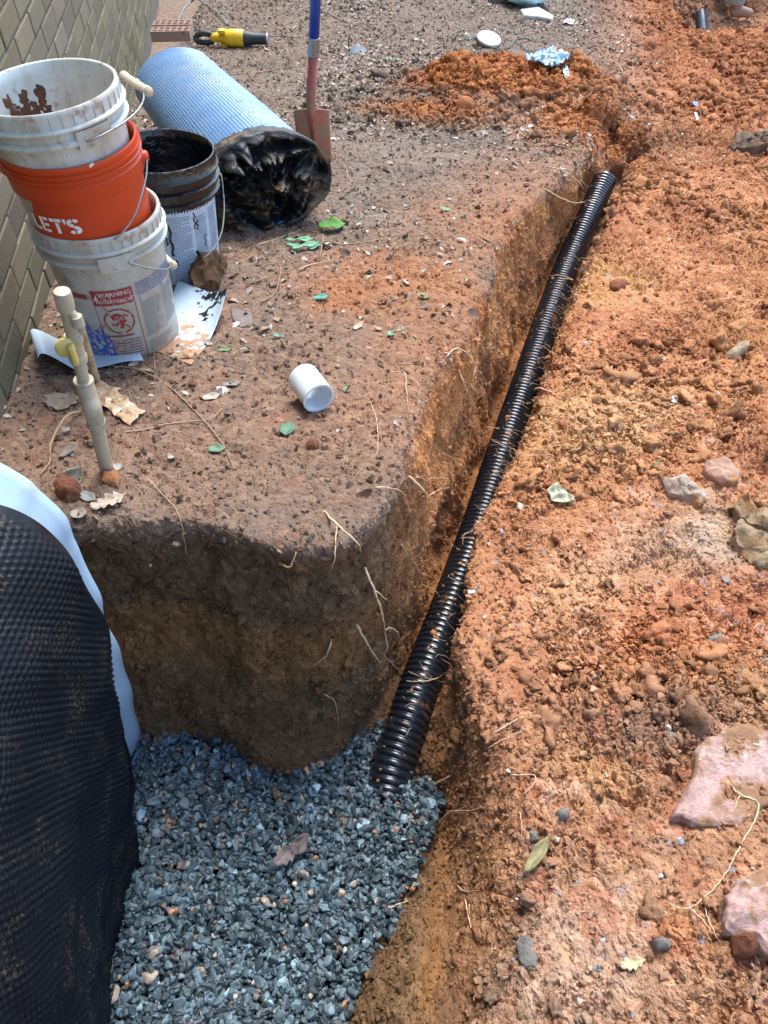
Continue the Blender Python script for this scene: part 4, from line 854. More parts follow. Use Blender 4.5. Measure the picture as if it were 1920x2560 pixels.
# find the local angle that points up / to the camera right
Mi = Mr.to_3x3().inverted(); upl = Mi @ Vector((0, 0, 1)); a_up = math.atan2(upl.y, upl.x); rgt = Mi @ Vector((1, 0, 0)); sgn_ = 1 if math.sin(math.atan2(rgt.y, rgt.x) - a_up) > 0 else -1
NT_, NZ_ = 800, 190; a_e = a_up + sgn_ * math.radians(38)
Ang = np.linspace(0, 2 * math.pi * 1.25, NT_); Zr = np.linspace(0, Lroll, NZ_); AA, ZZ = np.meshgrid(Ang, Zr)
rb = Rr + .006 - .009 * AA / (2 * math.pi) + .0008 * np.clip(np.sin(AA * 104) * 1.6, -1, 1) * (.6 + .4 * np.sin(ZZ * 3))
rowd = np.exp(-(((ZZ + .03 * np.sin(AA * 1.3)) % .17 - .085) / .006) ** 2); rb += .0022 * rowd * np.sin(AA * 78); rb *= 1 + .012 * np.sin(ZZ * 4 + AA) + .01 * np.cos(AA * 2 + 1)
TH = a_e - sgn_ * AA; Qr = np.stack([rb * np.cos(TH), rb * np.sin(TH), ZZ + .012 * np.sin(AA * 3)], -1).reshape(-1, 3)
a0_ = (np.arange(NZ_ - 1)[:, None] * NT_ + np.arange(NT_ - 1)[None]).ravel(); Fr = np.stack([a0_, a0_ + 1, a0_ + NT_ + 1, a0_ + NT_], 1)
Rm = np.array(Mr.to_3x3()); Qr = Qr @ Rm.T; _s = np.array(_sd); _w = Qr @ _s; _a = np.array(axr); _t = Qr @ _a; Qr = _t[:, None] * _a + _w[:, None] * 1.06 * _s + (Qr - _t[:, None] * _a - _w[:, None] * _s) * .78
def roll_mat():
    t = NT('blue_membrane'); c = t.mix(t.ramp(t.noise(5, 5), .35, .7), (.09, .19, .35), (.14, .26, .43)); c = t.mix(t.math('MULTIPLY', t.ramp(t.noise(3.6, 5), .56, .72), .45), c, (.33, .34, .30))
    c = t.mix(t.math('MULTIPLY', t.ramp(t.noise(60, 4), .70, .72), 1.0), c, (.03, .02, .02)); t.set(c, .32, 0, .5); t.bump(t.noise(60, 3), .0008); return t.m
o = np_mesh('outer_sheet', Qr, Fr, roll_mat(), {}, roll); sm = o.modifiers.new('s', 'SOLIDIFY'); sm.thickness = .002
def tarp_mat():
    t = NT('black_film'); f = t.math('MULTIPLY', t.ramp(t.noise(9, 7, .68, dist=.8), .50, .60), .85); c = t.mix(f, (.008, .009, .011), (.17, .115, .06)); t.set(c, t.ramp(f, 0.0, 1.0, .50, .85), 0, .5); t.bump(t.noise(14, 4, .5, dist=1.2), .010); return t.m
M_FILM = tarp_mat()
NA, NR = 260, 90
def rdg(k, sc_, sd): return 1 - 2 * abs(float(vnoise(k, sc_, sd)[0]))
def film(a, b):       # b: 0 outside on the roll, .25 the lip, 1 deep inside
    th = a * 2 * math.pi; k = np.array([[math.cos(th) * 1.5, math.sin(th) * 1.5, b * 2.6]]); n1 = float(vnoise(k, 1.3, 5)[0]); n2 = rdg(k, 2.3, 8); n3 = rdg(k, 5.5, 3); up_ = math.cos(th - a_up)
    if b < .25:
        s_ = b / .25; r_ = Rr + .012 + .010 * (n2 * .5 + .5) * s_; z_ = (.055 + .03 * n1 + .015 * n3) * (1 - s_) * (.25 + .75 * max(0, up_)) - .035 * s_ * (1 + .6 * n1)
    else:
        s_ = (b - .25) / .75; w_ = min(1, s_ * 5)
        r_ = (Rr + .012) * (1 - .93 * s_ ** .8) + (.040 * n1 + .022 * n2 + .008 * n3) * w_ * (1 - s_ * .7)
        z_ = -.035 * (1 + .6 * n1) * (1 - w_) + w_ * (-.045 - .01 * s_ ** .8 + .045 * n1 + .042 * n2 * (1 - s_ * .3) + .020 * n3 - .035 * math.sin(s_ * 15 + th * 1.0 + 2 * n1) * (1 - s_ * .4))
    r_ = max(r_, .004); return sq(Mr @ Vector((r_ * math.cos(th), r_ * math.sin(th), z_)))
m = MB(); m.grid(film, NA, NR); m.build('black_film', M_FILM, roll, world=True)
# ---------------------------------------------------------------- reciprocating saw, bricks, wires beyond the roll
def on(u, v, dz=0): p, _ = hit(u, v); return p + Vector((0, 0, dz))
sp = on(600, 118); yS = sp.y; saw = thing('power_saw', 'yellow and black cordless reciprocating saw lying behind the membrane roll', 'power tool', sp, (0, 0, math.radians(-5)))
M_Y = plain('tool_yellow', (.75, .48, .02), .4, dirt=(.3, .2, .1), dirt_lo=.6, dirt_hi=.7, dsc=16); M_K = plain('tool_black', (.025, .035, .04), .55, dirt=(.2, .15, .1), dsc=25)
RY = Matrix.Rotation(math.pi / 2, 4, 'Y')
def lx(x, z=.055): return Matrix.Translation((x, 0, z)) @ RY
m = MB(); m.lathe([(0, 0), (.040, 0), (.050, .012), (.054, .06), (.054, .12), (.050, .138), (0, .14)], 28, lx(-.10)); m.lathe([(0, 0), (.024, 0), (.028, .02), (.03, .06), (.036, .11), (0, .115)], 20, lx(-.19)); m.box((-.105, -.02, .10), (.05, .05, .025), bev=.008); m.box((-.105, .0, .012), (.05, .06, .025), bev=.008); m.build('motor_housing', M_Y, saw, angle=40)
m = MB(); m.lathe([(0, 0), (.046, 0), (.044, .03), (.036, .06), (.033, .13), (.035, .15), (.030, .155), (0, .155)], 28, lx(.04)); m.build('front_shroud', M_K, saw, angle=40)
m = MB(); m.lathe([(.036, 0), (.036, .006), (.030, .008), (0, .008)], 28, lx(.195)); m.build('shoe', plain('steel', (.4, .42, .42), .4, .8), saw)
m = MB(); m.tube(catmull([(-.17, 0, .06), (-.21, 0, .078), (-.27, 0, .072), (-.30, 0, .05), (-.29, 0, .03), (-.24, 0, .022), (-.18, 0, .03)], 5), .018, 14); m.build('rear_grip', M_K, saw)
def cored(u, v, label, a=0, dz=0):
    p = on(u, v); t = thing('cored_brick', label, 'brick', p + Vector((0, 0, .016 + dz)), (0, 0, a), 'cored bricks by the wall'); m = MB(); L_, W2, H_ = .22, .088, .05; nx_, ny_ = 6, 3; wb = .010
    xs_ = []; hx = (L_ - wb * (nx_ + 1)) / nx_; hy = (W2 - wb * (ny_ + 1)) / ny_
    for j in range(ny_ + 1): m.box((0, -W2 / 2 + wb / 2 + j * (hy + wb), 0), (L_, wb, H_))
    for i in range(nx_ + 1):
        for j in range(ny_): m.box((-L_ / 2 + wb / 2 + i * (hx + wb), -W2 / 2 + wb + hy / 2 + j * (hy + wb), -.0005), (wb, hy, H_ - .001))
    m.box((0, 0, -H_ / 2 - .002), (L_ - .004, W2 - .004, .004)); m.build('brick_body', plain('fired_clay', (.30, .19, .14), .85, dirt=(.14, .09, .06), dsc=18, bump=.001), t, smooth=False); return t
cored(430, 92, 'brown cored brick with slots, nearer of the two beside the wall', .05, .0); cored(435, 78, 'brown cored brick with slots, farther of the two beside the wall', .03, .005)
def poly_hits(px, lift=.01): 
    out = []
    for i, q in enumerate(px): p, n = hit(q[0], q[1]); out.append(p + n * (lift if len(q) < 3 else q[2]))
    return out
def Z(px, ox, oy, s_): return [(ox + q[0] / s_, oy + q[1] / s_, *q[2:]) for q in px]
def strand(name, label, cat, paths, r0, mat, r1=None, lift=.006, group=None, n=6, wob=.0):
    pts0 = poly_hits(paths[0], lift); o = thing(name, label, cat, pts0[0], group=group); m = MB(); rr_ = random.Random(int(paths[0][0][0]))
    for k, px in enumerate(paths):
        P = catmull(pts0 if k == 0 else poly_hits(px, lift), 6)
        if wob: P = [p + Vector((rr_.uniform(-1, 1), rr_.uniform(-1, 1), rr_.uniform(-1, 1))) * wob for p in P]
        ra = r0 * (1 if k == 0 else .65); rb_ = (r1 or r0 * .45) * (1 if k == 0 else .7); m.tube(P, [ra + (rb_ - ra) * i / (len(P) - 1) for i in range(len(P))], n)
    b = m.build(name + '_strand', mat, None, smooth=True); me = b.data; me.transform(Matrix.Translation(-o.location)); COL.objects.unlink(b)
    bpy.data.objects.remove(b); e = bpy.data.objects.new(name, me); COL.objects.link(e); e.location = o.location
    for kk in ('label', 'category', 'group'):
        if kk in o: e[kk] = o[kk]
    bpy.data.objects.remove(o); e.name = name; return e
M_GWIRE = plain('grey_cable', (.16, .17, .17), .5); M_BWIRE = plain('dark_green_cable', (.03, .07, .06), .5)
strand('cable', 'grey cable looping over the ground behind the yellow saw', 'cable', [Z([(380, 312), (460, 300), (560, 200, .04), (640, 90, .03), (700, 30, .02), (760, 50, .02), (900, 160, .03), (1000, 240, .02), (1055, 300)], 340, 0, 4.608), Z([(530, 300), (600, 272, .02), (650, 280, .02), (700, 330, .01), (722, 370)], 340, 0, 4.608)], .006, M_GWIRE, .006)
strand('cable', 'thin dark green cable tangled around the ribbed grey lid', 'cable', [Z([(0, 680), (150, 690), (300, 720), (420, 745), (560, 710), (640, 640, .02), (800, 620, .02), (900, 625), (1100, 660)], 1180, 0, 5.925), Z([(620, 600), (680, 680, .015), (800, 760), (940, 780)], 1180, 0, 5.925), Z([(-160, 420), (-90, 600), (60, 560), (-200, 620)], 1180, 0, 5.925)], .005, M_BWIRE, .005)
p = on(895, 131); t = thing('plastic_disc', 'dark blue plastic disc lying flat behind the shovel', 'disc', p); m = MB(); m.lathe([(0, .016), (.05, .016), (.060, .012), (.062, 0), (0, 0)], 32, Matrix.Rotation(.2, 4, 'X')); m.build('disc_body', plain('disc_blue', (.03, .06, .09), .5, dirt=(.25, .2, .15), dsc=30), t)
m = MB(); m.tube([(-.06, .0, .01), (-.062, .0, .06), (-.055, .01, .10), (-.035, .02, .11)], .004, 8); m.build('wire_stub', M_BWIRE, t)
p = on(1218, 112); t = thing('ribbed_lid', 'pale round lid with ribbed grey sides near the green cable', 'lid', p, (math.radians(14), math.radians(10), 0)); m = MB(); m.lathe([(0, .05), (.072, .05), (.082, .048), (.084, .04)], 48); m.build('lid_top', plain('lid_pale', (.58, .58, .54), .6, dirt=(.3, .25, .2), dsc=25), t)
m = MB(); m.lathe([(.083, .042), (.078, 0), (0, 0)], 96, rfun=lambda a, z: 1 + .022 * math.sin(a * 36)); m.build('ribbed_side', plain('lid_grey', (.22, .21, .19), .7), t)
p = on(1322, 24); t = thing('plastic_bag', 'pale blue plastic bag heaped at the top edge beside a broken slab', 'bag', p); m = MB(); vv, ff = ico(4, 5, .28, (1, .8, .62)); vv = vv * (1 + .06 * vnoise(vv, 6, 2)[:, None]); m.add([(q[0] * .17, q[1] * .17 + .12, q[2] * .17 + .09) for q in vv], ff.tolist()); m.build('bag_body', plain('bag_blue', (.42, .66, .74), .35, bump=.01, bsc=22), t)
def slab(name, label, cat, px, mat, thick=.03, group=None, lift=0, tilt=0, rgh=.006, seed=1, dome=0.0):
    P = [on(u, v, lift) for u, v in px]; c = sum(P, Vector()) / len(P); n = len(P); zc = c.z; o = thing(name, label, cat, c, group=group); P = [Vector((q.x, q.y, zc + (q.z - zc) * .5)) for q in P]
    ring = []
    for i in range(n):
        for k in range(9): ring.append(P[i] * (1 - k / 9) + P[(i + 1) % n] * (k / 9))
    N = len(ring); V_ = []
    prof = [(1.0, -thick), (1.02, -thick * .3), (1.0, thick * .55), (.93, thick * .9), (.75, thick * (1 + dome * .4)), (.5, thick * (1 + dome * .75)), (.25, thick * (1 + dome))]
    prof = [(prof[i][0] * (1 - k / 4) + prof[i + 1][0] * k / 4, prof[i][1] * (1 - k / 4) + prof[i + 1][1] * k / 4) for i in range(len(prof) - 1) for k in range(4)] + [prof[-1], (.1, thick * (1 + dome))]
    for (s_, z_) in prof:
        for q in ring:
            w_ = c + (q - c) * s_; w_.z = (c.z + (q.z - c.z) * s_) + z_; d_ = Vector((vn(tuple(w_), 22, seed) + .5 * vn(tuple(w_), 60, seed), vn(tuple(w_), 22, seed + 5) + .5 * vn(tuple(w_), 60, seed + 2), vn(tuple(w_), 30, seed + 9) + .6 * vn(tuple(w_), 80, seed + 3))); w_ = w_ + d_ * rgh; w_.z += tilt * (w_.x - c.x); V_.append(w_)
    V_.append(c + Vector((0, 0, thick * (1 + dome)))); F_ = [(j * N + i, j * N + (i + 1) % N, (j + 1) * N + (i + 1) % N, (j + 1) * N + i) for j in range(len(prof) - 1) for i in range(N)] + [((len(prof) - 1) * N + i, (len(prof) - 1) * N + (i + 1) % N, len(V_) - 1) for i in range(N)]
    m = MB(); m.add(V_, F_); m.build(cat.replace(' ', '_') + '_body', mat, o, world=True, angle=55); return o
def rock_mat(name, base, soil=(.30, .15, .07), lo=.5, hi=.56, spot=None, dsc=9, bump=.006):
    t = NT(name); c = t.mix(t.ramp(t.noise(24, 6, .65), .35, .68), base, tuple(k * .62 for k in base))
    if spot: c = t.mix(t.ramp(t.noise(15, 5, .6), .50, .62), c, spot)
    c = t.mix(t.ramp(t.noise(dsc, 8, .7), lo, hi), c, soil); t.set(c, .8, 0, .3); t.bump(t.noise(48, 9, .75), bump * 2.2); return t.m
slab('broken_slab', 'broken grey paving slab fragment in front of the pale blue bag', 'slab', [(1300, 30), (1345, 25), (1383, 46), (1380, 56), (1345, 50), (1310, 47)], plain('slab_grey', (.42, .40, .36), .8), .025, rgh=.002)
p = on(1258, 8); t = thing('timber_offcut', 'dark grey timber offcut lying left of the pale blue bag', 'timber', p); m = MB(); m.box((0, .03, .03), (.22, .09, .05), bev=.004); m.build('timber_block', plain('weathered_timber', (.16, .15, .14), .8, bump=.002), t)
def crumple(name, label, cat, px, col, amp=.012, lift=.008, col2=None, rough=.3, tr=0):
    P = [on(u, v, lift) for u, v in px]; t_ = NT(name + '_mat'); c_ = t_.mix(t_.ramp(t_.noise(45, 6, .65), .4, .62), col, col2 or tuple(k * .6 for k in col)); t_.set(c_, rough, 0, .5); 
    if tr: t_.b.inputs['Transmission Weight'].default_value = tr
    def fn_(a, b, q):
        q = Vector(q); q.z += amp * (abs(vn(tuple(q), 38, 2)) + .6 * vn(tuple(q), 90, 4)); q.x += amp * .5 * vn(tuple(q), 50, 7); q.y += amp * .5 * vn(tuple(q), 50, 9); return q, col
    return patch(name, label, cat, P, fn_, t_.m, 26, .0006)
crumple('plastic_wrapper', 'crumpled pale blue plastic lying beyond the small orange mound', 'wrapper', [(1310, 170), (1372, 190), (1425, 165), (1380, 145)], (.45, .62, .72), .03, .045, (.25, .42, .55))
crumple('plastic_wrapper', 'narrow torn strip of pale blue plastic trailing right of the orange mound', 'wrapper', [(1404, 170), (1412, 204), (1424, 202), (1418, 165)], (.48, .66, .76), .015, .01)
crumple('plastic_wrapper', 'shiny golden brown wrapper crumpled behind the grey riser base', 'wrapper', [(232, 1010), (330, 1068), (362, 1030), (248, 955)], (.40, .24, .11), .012, .006, (.55, .42, .30), .15)
crumple('wrapper_scrap', 'tiny blue scrap of plastic on the far right bank', 'wrapper', [(1715, 262), (1742, 272), (1745, 258), (1728, 256)], (.12, .22, .42), .008)
crumple('wrapper_scrap', 'small silver scrap of plastic just below the blue one on the far right bank', 'wrapper', [(1732, 284), (1742, 305), (1747, 300), (1738, 282)], (.50, .55, .58), .008)
crumple('wrapper_scrap', 'crumpled pink and white scrap right of the broken slab', 'wrapper', [(1405, 62), (1432, 66), (1436, 54), (1415, 52)], (.55, .25, .2), .014, .01, (.6, .55, .5))
g_ = crumple('plastic_fragment', 'twisted pale green plastic fragment lying on the orange bank', 'plastic', [(1362, 1235), (1380, 1262), (1440, 1262), (1392, 1212)], (.36, .42, .30), .012, .012, (.28, .25, .16), .6)
crumple('foil_scrap', 'dull grey foil scrap half buried on the right bank', 'scrap', [(1668, 1008), (1690, 1012), (1694, 994), (1680, 996)], (.42, .42, .42), .006)

# ---------------------------------------------------------------- rocks and big clods worth pointing at
M_PINK = rock_mat('pink_rock', (.66, .43, .38), (.36, .20, .11), .46, .54, (.76, .62, .60)); M_PALE = rock_mat('pale_rock', (.52, .40, .30), (.42, .21, .09), .52, .6, (.58, .54, .50)); M_OCH = rock_mat('ochre_clay', (.58, .44, .26), (.36, .22, .10), .55, .62, (.70, .60, .44), 14, .010)
M_RED = rock_mat('red_clay', (.33, .12, .06), (.42, .21, .10), .56, .64, None, 10, .01); M_GRYR = rock_mat('grey_rock', (.27, .26, .23), (.36, .20, .11), .56, .64)
slab('rock_slab', 'flat pink rock slab with soil on it at the right edge', 'rock', [(1742, 1885), (1762, 1852), (1850, 1812), (1905, 1828), (1990, 1860), (1990, 1990), (1915, 2020), (1850, 2062), (1752, 2068), (1700, 2050), (1668, 2052), (1725, 1968)], M_PINK, .016, rgh=.006, tilt=.03)
slab('rock', 'lumpy pink and white rock in the lower right corner', 'rock', [(1800, 2250), (1850, 2215), (1935, 2190), (2010, 2230), (2000, 2400), (1910, 2400), (1850, 2370), (1790, 2345), (1805, 2300)], M_PINK, .035, rgh=.010, dome=.5)
slab('clod', 'round reddish brown clod against the lower pink rock', 'clod', [(1808, 2350), (1850, 2325), (1888, 2345), (1885, 2390), (1858, 2402), (1818, 2390)], M_RED, .022, rgh=.006, dome=.9)
slab('rock', 'big crumbly ochre and cream boulder at the right edge', 'rock', [(1815, 1330), (1835, 1290), (1880, 1262), (1960, 1250), (2010, 1320), (1980, 1430), (1910, 1430), (1850, 1380), (1822, 1365)], rock_mat('cream_clay', (.60, .44, .27), (.44, .24, .11), .46, .56, (.64, .54, .42), 12, .012), .024, rgh=.026, dome=.4)
slab('rock', 'cream flat rock left of the crumbly ochre boulder', 'rock', [(1648, 1205), (1700, 1190), (1735, 1215), (1780, 1250), (1775, 1285), (1720, 1262), (1665, 1245)], M_PALE, .018, rgh=.010, dome=.6)
slab('rock', 'pinkish cream rock just above the crumbly boulder', 'rock', [(1760, 1165), (1800, 1150), (1850, 1180), (1845, 1215), (1790, 1215), (1765, 1190)], rock_mat('rose_rock', (.55, .33, .24), (.45, .22, .10), .5, .58), .018, rgh=.008, dome=.7)
slab('clod', 'brown slab shaped clod overhanging the small hollow at the right edge', 'clod', [(1815, 375), (1840, 345), (1900, 335), (1990, 330), (1990, 372), (1920, 378), (1865, 385)], rock_mat('turf_clod', (.20, .13, .08), (.30, .17, .09)), .035, rgh=.02, dome=.3)
slab('clod', 'ochre wedge shaped clod on the right bank level with the coupling', 'clod', [(1810, 895), (1840, 872), (1870, 860), (1868, 878), (1830, 902)], M_OCH, .022, rgh=.006, dome=.6)
slab('clod', 'pale pinkish flat clod beside the pipe on the middle bank', 'clod', [(1498, 938), (1515, 925), (1545, 940), (1540, 962), (1512, 955)], M_PALE, .012, rgh=.005, dome=.5)
slab('clod', 'dark red clod on the bank just right of the thin root', 'clod', [(1522, 712), (1560, 706), (1562, 722), (1545, 730), (1528, 726)], M_RED, .016, rgh=.006, dome=.8)
slab('rock', 'angular grey blue stone on the right bank above the pink slab', 'rock', [(1768, 1595), (1800, 1588), (1812, 1602), (1802, 1620), (1772, 1608)], M_GRYR, .009, rgh=.003, dome=.5)
slab('rock', 'dark grey stone wedged beside the upper pink slab', 'rock', [(1645, 1845), (1670, 1832), (1698, 1842), (1690, 1860), (1655, 1862)], M_GRYR, .009, rgh=.004, dome=.7)
slab('rock', 'long grey green rock in the bank near the bottom edge', 'rock', [(1290, 2360), (1310, 2340), (1335, 2345), (1348, 2400), (1335, 2430), (1305, 2430), (1292, 2400)], M_GRYR, .012, rgh=.006, dome=.5)
slab('rock', 'rounded grey pebble beside the curled olive leaf', 'rock', [(1322, 2085), (1342, 2080), (1344, 2102), (1326, 2106)], M_GRYR, .006, rgh=.002, dome=.8)
slab('rock', 'dark brown nub of rock above the curled olive leaf', 'rock', [(1386, 2035), (1405, 2020), (1424, 2030), (1418, 2052), (1392, 2058)], M_GRYR, .012, rgh=.003, dome=.9)
slab('clod', 'round grey brown clod near the bottom edge of the bank', 'clod', [(1622, 2350), (1650, 2338), (1672, 2350), (1668, 2372), (1635, 2374)], M_GRYR, .012, rgh=.004, dome=.9)
slab('clod', 'rust coloured lump of clay near the large dead leaf by the pit edge', 'clod', [(140, 1225), (160, 1205), (195, 1212), (205, 1248), (180, 1258), (150, 1245)], M_RED, .022, rgh=.008, dome=.7)
slab('clod', 'orange clay lump at the foot of the grey riser', 'clod', [(262, 1190), (300, 1180), (310, 1200), (300, 1222), (265, 1215)], rock_mat('orange_clay', (.45, .19, .07), (.30, .14, .07)), .012, rgh=.008, dome=.8)
slab('clod', 'small reddish clod on the brown ground below the coupling', 'clod', [(764, 1112), (780, 1100), (796, 1108), (790, 1122), (768, 1124)], M_RED, .010, rgh=.003, dome=.9)
slab('clod', 'brown root bound lump of earth against the black bucket', 'clod', [(478, 700), (490, 665), (530, 650), (558, 662), (560, 690), (530, 730), (500, 738), (482, 722)], rock_mat('rootball', (.30, .16, .07), (.14, .08, .04), .5, .6, None, 30, .02), .045, rgh=.018, dome=.8)
slab('bark_piece', 'flat grey bark piece lying right of the stained vinyl sheet', 'bark', [(578, 775), (628, 782), (632, 812), (600, 818), (582, 800)], plain('bark', (.17, .14, .12), .85, bump=.004), .004, rgh=.003)

# ---------------------------------------------------------------- individual leaves
def leaf(u, v, L, wd, ang, col, label, cat='leaf', curl=.3, lobes=0, lift=.006, tilt=None, parent=None, name='leaf', fold=.25, jag=.0):
    p, n = hit(u, v); n = (n + Vector((0, 0, 1))).normalized() if tilt is None else Vector(tilt).normalized(); x = Vector((math.cos(ang), math.sin(ang), 0)); x = (x - n * x.dot(n)).normalized(); y = n.cross(x); m = MB(); nu, nv = 22, 8
    for i in range(nu + 1):
        t_ = i / nu; w_ = wd * math.sin(math.pi * t_ ** .85) ** .75 if 0 < t_ < 1 else 0
        if lobes: w_ *= 1 + .38 * abs(math.sin(t_ * math.pi * lobes)) - .25
        if jag: w_ *= 1 + jag * ((i * 7919) % 5 - 2) / 2
        for j in range(nv + 1):
            s_ = (j / nv - .5) * 2; q = p + n * (lift + fold * abs(s_) * w_ + curl * L * (t_ - .5) ** 2 + .05 * L * math.sin(t_ * 9 + s_ * 2) * abs(s_)) + x * ((t_ - .5) * L) + y * (s_ * w_); m.v.append(tuple(q)); k = .85 + .25 * (1 if abs(s_) < .12 else 0); m.c.append(tuple(c_ * k for c_ in col))
    m.f = [(i * (nv + 1) + j, i * (nv + 1) + j + 1, (i + 1) * (nv + 1) + j + 1, (i + 1) * (nv + 1) + j) for i in range(nu) for j in range(nv)]
    if parent is None:
        o = m.build(name, M_LEAF, None, thick=.0004); o.data.transform(Matrix.Translation(-p)); o.location = p; return props(o, label, cat)
    return m.build(name, M_LEAF, parent, world=True, thick=.0004)
D_ = math.radians
leaf(718, 2135, .075, .018, D_(40), (.20, .155, .14), 'grey brown dead leaf lying on the blue gravel', tilt=(.1, -.3, 1), curl=.5, jag=.25, lift=.012)
leaf(742, 2105, .055, .02, D_(65), (.19, .15, .135), 'pointed dead leaf upright against the one on the gravel', tilt=(.5, -.5, .8), curl=.2, lift=.018)
leaf(275, 1262, .075, .018, D_(35), (.50, .40, .30), 'large pale toothed dead leaf at the edge of the pit', curl=.3, jag=.35, lift=.008)
leaf(222, 1248, .045, .013, D_(-35), (.33, .33, .29), 'grey narrow leaf between the rust clod and the pale toothed leaf', curl=.2)
leaf(200, 1290, .035, .014, D_(10), (.36, .30, .24), 'grey dry leaf right at the brink above the dark pit face', curl=.5)
leaf(185, 1195, .055, .020, D_(70), (.22, .21, .16), 'olive grey leaf leaning near the riser foot', curl=.4, tilt=(.2, -.6, .8))
leaf(160, 1010, .075, .045, D_(80), (.30, .24, .17), 'broad torn grey beige leaf left of the golden wrapper', curl=.2, jag=.2)
leaf(170, 1135, .05, .012, D_(70), (.20, .17, .14), 'dark grey curled leaf left of the riser', curl=.6)
leaf(530, 998, .045, .015, D_(20), (.42, .36, .29), 'pale tan leaf at the crossing of the two long twigs', curl=.3)
leaf(543, 1128, .040, .014, D_(5), (.12, .22, .13), 'green brown leaf left of the long twig end', curl=.1)
leaf(720, 1078, .048, .019, D_(75), (.10, .20, .12), 'dark green oval leaf lying below the coupling', curl=.12)
leaf(975, 838, .030, .008, D_(100), (.15, .32, .22), 'small bright green leaf out on the bare middle ground', curl=.2)
leaf(563, 880, .038, .007, D_(0), (.12, .30, .10), 'narrow green leaf below the stained vinyl sheet', curl=.1)
leaf(544, 988, .040, .011, D_(80), (.40, .33, .27), 'upright pale curled leaf right of the golden wrapper', curl=.5, tilt=(.3, -.6, .8))
leaf(580, 965, .050, .012, D_(15), (.24, .20, .17), 'dark grey leaf flake on the ground left of the coupling', curl=.15)
leaf(802, 748, .055, .014, D_(20), (.08, .28, .22), 'blue green leaf lying right of the tangle of twigs', curl=.15)
leaf(698, 845, .040, .010, D_(-15), (.12, .26, .20), 'small teal leaf between the vinyl sheet and the coupling', curl=.2)
leaf(1058, 745, .045, .011, D_(-30), (.26, .28, .14), 'olive leaf near the brink of the trench', curl=.3)
leaf(895, 822, .050, .010, D_(60), (.48, .38, .27), 'twisted tan leaf on the orange stained ground', curl=.6)
leaf(1348, 2140, .085, .013, D_(48), (.27, .24, .11), 'curled olive leaf with long stalk on the lower bank', curl=.3, lift=.012)
leaf(1582, 2410, .045, .010, D_(10), (.55, .45, .25), 'pale straw coloured husk near the bottom of the bank', curl=.2, jag=.3)
leaf(1745, 1800, .028, .005, D_(45), (.55, .25, .22), 'thin pink sliver above the pink slab', curl=.1)
leaf(1641, 1163, .035, .004, D_(50), (.10, .18, .06), 'thin green blade of grass on the right bank', curl=.2)
p = on(790, 605); sprig = thing('leaf_sprig', 'fresh green sprig of leaves in front of the roll of membrane', 'leaf sprig', p)
leaf(832, 578, .10, .042, D_(12), (.07, .26, .02), None, parent=sprig, curl=.15, lobes=2.5, lift=.02)
leaf(752, 608, .10, .014, D_(6), (.17, .42, .24), None, parent=sprig, curl=.15, lift=.012); leaf(765, 625, .10, .014, D_(28), (.16, .40, .24), None, parent=sprig, curl=.15, lift=.014)
leaf(785, 622, .07, .020, D_(70), (.14, .36, .24), None, parent=sprig, curl=.2, lift=.010); leaf(735, 618, .06, .013, D_(-20), (.14, .36, .22), None, parent=sprig, curl=.2)
m = MB(); m.tube(catmull([on(720, 628, .008), on(775, 612, .012), on(808, 600, .02), on(800, 650, .008)], 5), .002, 6); m.build('stem', M_TWIG, sprig, world=True)

